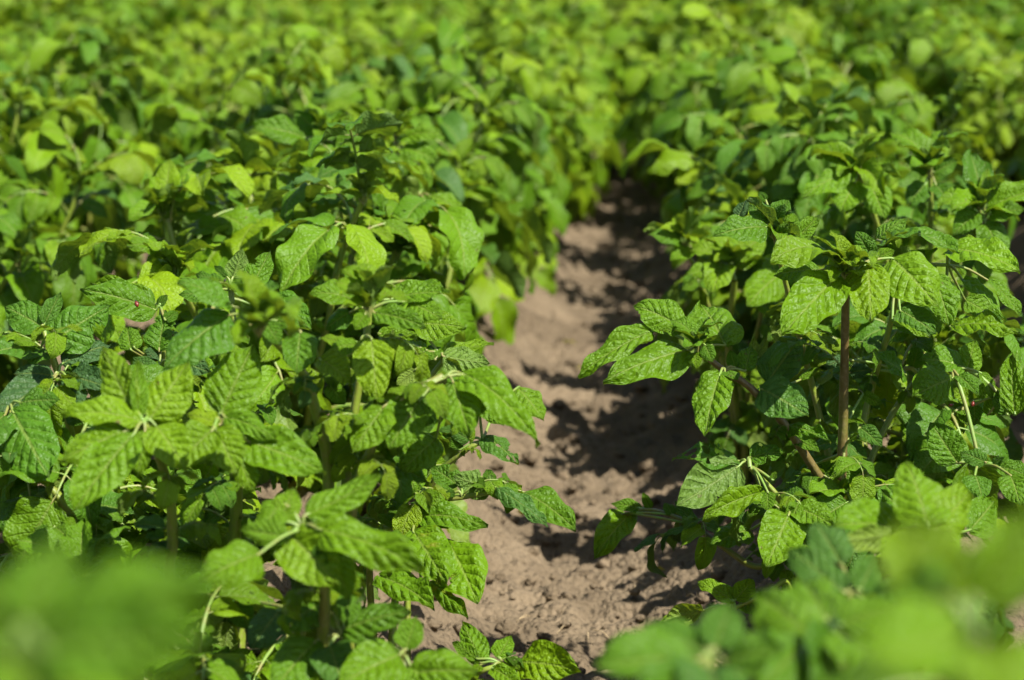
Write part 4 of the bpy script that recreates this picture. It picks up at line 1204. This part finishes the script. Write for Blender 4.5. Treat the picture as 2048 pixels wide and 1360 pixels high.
larva(at(274, 610, 1.915), camv((0, .5, .85)), camv((-.3, 1, 0)), .0065, 'red-brown beetle larva on the sunlit leaf near the left edge')
larva(at(97, 696, 1.815), camv((0, .4, .9)), camv((.1, 1, 0)), .0070, 'dark beetle larva on the stalk between dull blue-green leaves', True)
larva(at(1945, 809, 1.965), camv((0, .4, .9)), camv((.3, 1, 0)), .0055, 'bright red larva among chewed leaflets at the right edge')
larva(at(1901, 811, 1.95), camv((0, .4, .9)), camv((1, .3, 0)), .0045, 'small dark red larva under the edge of a flat right-hand leaf')
larva(at(518, 998, 1.58), camv((0, .6, .8)), camv((.3, 1, 0)), .0035, 'tiny dark larva in the shade beside a green left stem', True)
larva(at(450, 562, 1.895), camv((0, .5, .85)), camv((.3, 1, 0)), .0035, 'tiny black larva at the heart of the upright left shoot', True)

def fallen(x, y, ln, seed):
    r = np.random.default_rng(seed); mb = MB(); a = r.uniform(0, 6.28)
    leaflet(mb, np.array([0, 0, 0.]), [math.cos(a), math.sin(a), .15], [0, 0, 1], ln, ln * .55, 26, 15, r, fold=.5, arch=r.uniform(-.3, .8), twist=.6,
            pucker=1.2, wave=2.2, tint=(1.0, .6, 1.0), tipcurl=.5, bites=1)
    o = link('fallen_leaf', mb.mesh('fallen_leaf', LM)); o.location = (x, y, float(ground_z(x, y)) + .006)
    tag(o, 'withered yellow leaf lying on the bare soil at the side of the furrow', 'leaf', 'fallen leaves in the furrow')


for q_ in ((1128, 662), (1152, 690), (1215, 1262), (1095, 985), (1330, 1130)):
    ray = FWD + (q_[0] - 1024) / F * RIGHT - (q_[1] - 680) / F * UP
    t_ = (CAM[2] - .05) / -ray[2]; w_ = CAM + ray * t_
    fallen(w_[0], w_[1], .03 + .012 * math.sin(q_[0]), q_[0])

mbs = MB()
for i in range(16):
    px, py = RNG.uniform(1000, 1420), RNG.uniform(950, 1340)
    ray = FWD + (px - 1024) / F * RIGHT - (py - 680) / F * UP
    t_ = (CAM[2] - .03) / -ray[2]; q = CAM + ray * t_
    a_ = RNG.uniform(0, 6.28); l_ = RNG.uniform(.006, .022)
    pts = []
    for s_ in (-1, 0, 1):
        x_, y_ = q[0] + math.cos(a_) * l_ * s_, q[1] + math.sin(a_) * l_ * s_
        pts.append(np.array([x_, y_, float(ground_z(x_, y_)) + .003 + .002 * (s_ == 0)]))
    tube(mbs, pts, .0007, .0005, 5, (.5, .5, .5), 0, m=6)
lit = link('straw_litter', mbs.mesh('straw_litter', [plain_material('dry_straw', (.36, .27, .15), .8)]))
tag(lit, 'thin dry straws and root bits scattered on the soil of the furrow', 'litter', kind='stuff')

for q, r in (((1676, 1100, 1.98), .26), ((1818, 1030, 2.2), .14), ((1560, 1190, 1.9), .2), ((1830, 1420, 1.36), .30), ((1950, 1900, .62), .45), ((60, 1120, 1.85), .22), ((330, 1080, 2.02), .25),
             ((520, 1230, 1.5), .24), ((690, 1240, 1.62), .2), ((640, 1560, 1.36), .26), ((0, 2100, .52), .5), ((800, 1230, 1.95), .22), ((1492, 905, 2.6), .2), ((740, 790, 2.75), .22), ((1850, 800, 2.55), .2)):
    b_ = at(*q); HERO_FREE.append((b_[0], b_[1], r))


def in_view(x, y, marg):
    d = nrm(FWD[:2]) @ np.array([x - CAM[0], y - CAM[1]])
    s = RIGHT[:2] @ np.array([x - CAM[0], y - CAM[1]])
    return d > .3 and abs(s) < d * 1024 / F + marg, d, s


spots = []
for k in range(-16, 17):
    xr = ROW * (k + .5)
    y = .25 + RNG.uniform(0, .3)
    while y < 34:
        x = xr + RNG.normal(0, .035)
        if k in (-1, 0) and y < 2.2:
            y += .3
            continue
        if k == -1 and y > 2.6: x += .04 + .05 * min(1, max(0, y - 4.6))
        if k == -2: x += .09
        if k == 0 and y > 4.3: x -= .035 + .04 * min(1, max(0, y - 5.2))
        ok, d, s = in_view(x, y, .45)
        ok2, _, _ = in_view(x, y, 2.2)
        if ok2 or y < 1.5 and abs(x) < 2.5:
            spots.append((d, x, y, k, ok))
        y += RNG.uniform(.27, .37)
spots.sort()
near_hi = [plant_near(np.random.default_rng(500 + i)) for i in range(6)]
near_mid = [plant_near(np.random.default_rng(520 + i), hi=False) for i in range(6)]
for o in near_hi + near_mid:
    o.location = (0, -60, -20)
far_src = []
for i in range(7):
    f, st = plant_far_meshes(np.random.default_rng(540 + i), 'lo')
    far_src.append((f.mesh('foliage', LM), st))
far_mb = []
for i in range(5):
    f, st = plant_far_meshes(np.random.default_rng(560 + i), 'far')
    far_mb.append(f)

ROWNAME = {-1: 'row just left of the bare furrow', 0: 'row just right of the bare furrow', -2: 'second row left of the bare furrow', 1: 'second row right of the bare furrow'}
ORD = ['first', 'second', 'third', 'fourth', 'fifth', 'sixth', 'seventh', 'eighth', 'ninth', 'tenth', 'eleventh', 'twelfth']


def row_group(k):
    return ('potato plants of the ' + ROWNAME[k]) if k in ROWNAME else ('potato plants of the far rows to the left' if k < 0 else 'potato plants of the far rows to the right')


used = set(); rowcount = {}
stuffmb = MB(); nthing = 0
for d, x, y, k, ok in spots:
    if any((x - hx) ** 2 + (y - hy) ** 2 < hr * hr for hx, hy, hr in HERO_FREE):
        continue
    rz = RNG.uniform(0, 6.28); sc = RNG.uniform(.88, 1.12) * (1.0 + .22 * min(1, max(0, (y - 5.6) / 1.2))); z = float(ground_z(x, y, False)) - .005
    if ok and nthing < 285:
        nthing += 1
        if d < 4.6:
            src = (near_hi if d < 3.0 else near_mid); i = RNG.integers(0, 6)
            key = (d < 3.0, i)
            if key in used: o = copy_tree(src[i])
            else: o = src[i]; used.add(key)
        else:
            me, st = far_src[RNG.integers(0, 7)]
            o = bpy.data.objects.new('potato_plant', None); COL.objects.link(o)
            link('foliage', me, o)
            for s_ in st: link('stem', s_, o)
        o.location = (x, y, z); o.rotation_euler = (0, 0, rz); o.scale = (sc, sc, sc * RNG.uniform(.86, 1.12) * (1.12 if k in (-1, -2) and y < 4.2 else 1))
        rowcount[k] = rowcount.get(k, 0) + 1
        n = rowcount[k]
        if k in ROWNAME and n <= 12 and d < 5:
            lab = ORD[n - 1] + ' leafy potato plant back along the ' + ROWNAME[k]
        elif k in ROWNAME:
            lab = 'blurred green potato plant far back in the ' + ROWNAME[k]
        else:
            lab = 'blurred green potato plant in the rows far to the ' + ('left' if k < 0 else 'right') + ' of the furrow'
        tag(o, lab, 'potato plant', row_group(k))
    else:
        M = rotz(rz); M[:3, :3] *= sc; M[:3, 3] = (x, y, z)
        stuffmb.add(far_mb[RNG.integers(0, 5)], M)
for s_, src in ((True, near_hi), (False, near_mid)):
    for i, o in enumerate(src):
        if (s_, i) not in used:
            for c in list(o.children_recursive): bpy.data.objects.remove(c)
            bpy.data.objects.remove(o)
crop = link('potato_crop', stuffmb.mesh('potato_crop', LM))
tag(crop, 'mass of green potato foliage filling the field in the distance', 'crop', kind='stuff')
print('things', nthing, 'spots', len(spots))

# ------------------------------------------------------------------ light, sky, camera
SUN_AZ, SUN_EL = math.radians(130), math.radians(55)      # clockwise from +Y
sd = Vector((math.sin(SUN_AZ) * math.cos(SUN_EL), math.cos(SUN_AZ) * math.cos(SUN_EL), math.sin(SUN_EL)))
ld = bpy.data.lights.new('sun', 'SUN'); ld.energy = 5.0; ld.angle = math.radians(.53); ld.color = (1, .955, .87)
lo = bpy.data.objects.new('sun', ld); COL.objects.link(lo); lo.rotation_euler = sd.to_track_quat('Z', 'Y').to_euler()
w = bpy.data.worlds.new('World'); scene.world = w; w.use_nodes = True
t = w.node_tree; bg = t.nodes['Background']
sky = t.nodes.new('ShaderNodeTexSky'); sky.sky_type = 'NISHITA'; sky.sun_disc = False
sky.sun_elevation = SUN_EL; sky.sun_rotation = SUN_AZ
t.links.new(sky.outputs[0], bg.inputs[0]); bg.inputs[1].default_value = .072

cd = bpy.data.cameras.new('camera'); cam = bpy.data.objects.new('camera', cd); COL.objects.link(cam)
cd.sensor_width = 24.0; cd.lens = F * 24.0 / 2048; cd.clip_end = 3000; cd.clip_start = .02
cam.location = CAM.tolist()
R = Matrix((RIGHT.tolist(), UP.tolist(), (-FWD).tolist())).transposed()
cam.rotation_euler = R.to_euler()
cd.dof.use_dof = True; cd.dof.focus_distance = FOCUS; cd.dof.aperture_fstop = 4.2
cd.dof.aperture_blades = 9
scene.camera = cam
scene.view_settings.view_transform = 'Standard'; scene.view_settings.look = 'None'
scene.view_settings.exposure = 1.02; scene.view_settings.gamma = 1.0
scene.render.engine = 'CYCLES'
cy = scene.cycles
cy.max_bounces = 5; cy.diffuse_bounces = 3; cy.glossy_bounces = 1; cy.transmission_bounces = 3; cy.transparent_max_bounces = 4
cy.use_denoising = True; cy.use_adaptive_sampling = True; cy.adaptive_threshold = .03
cy.sample_clamp_indirect = 6
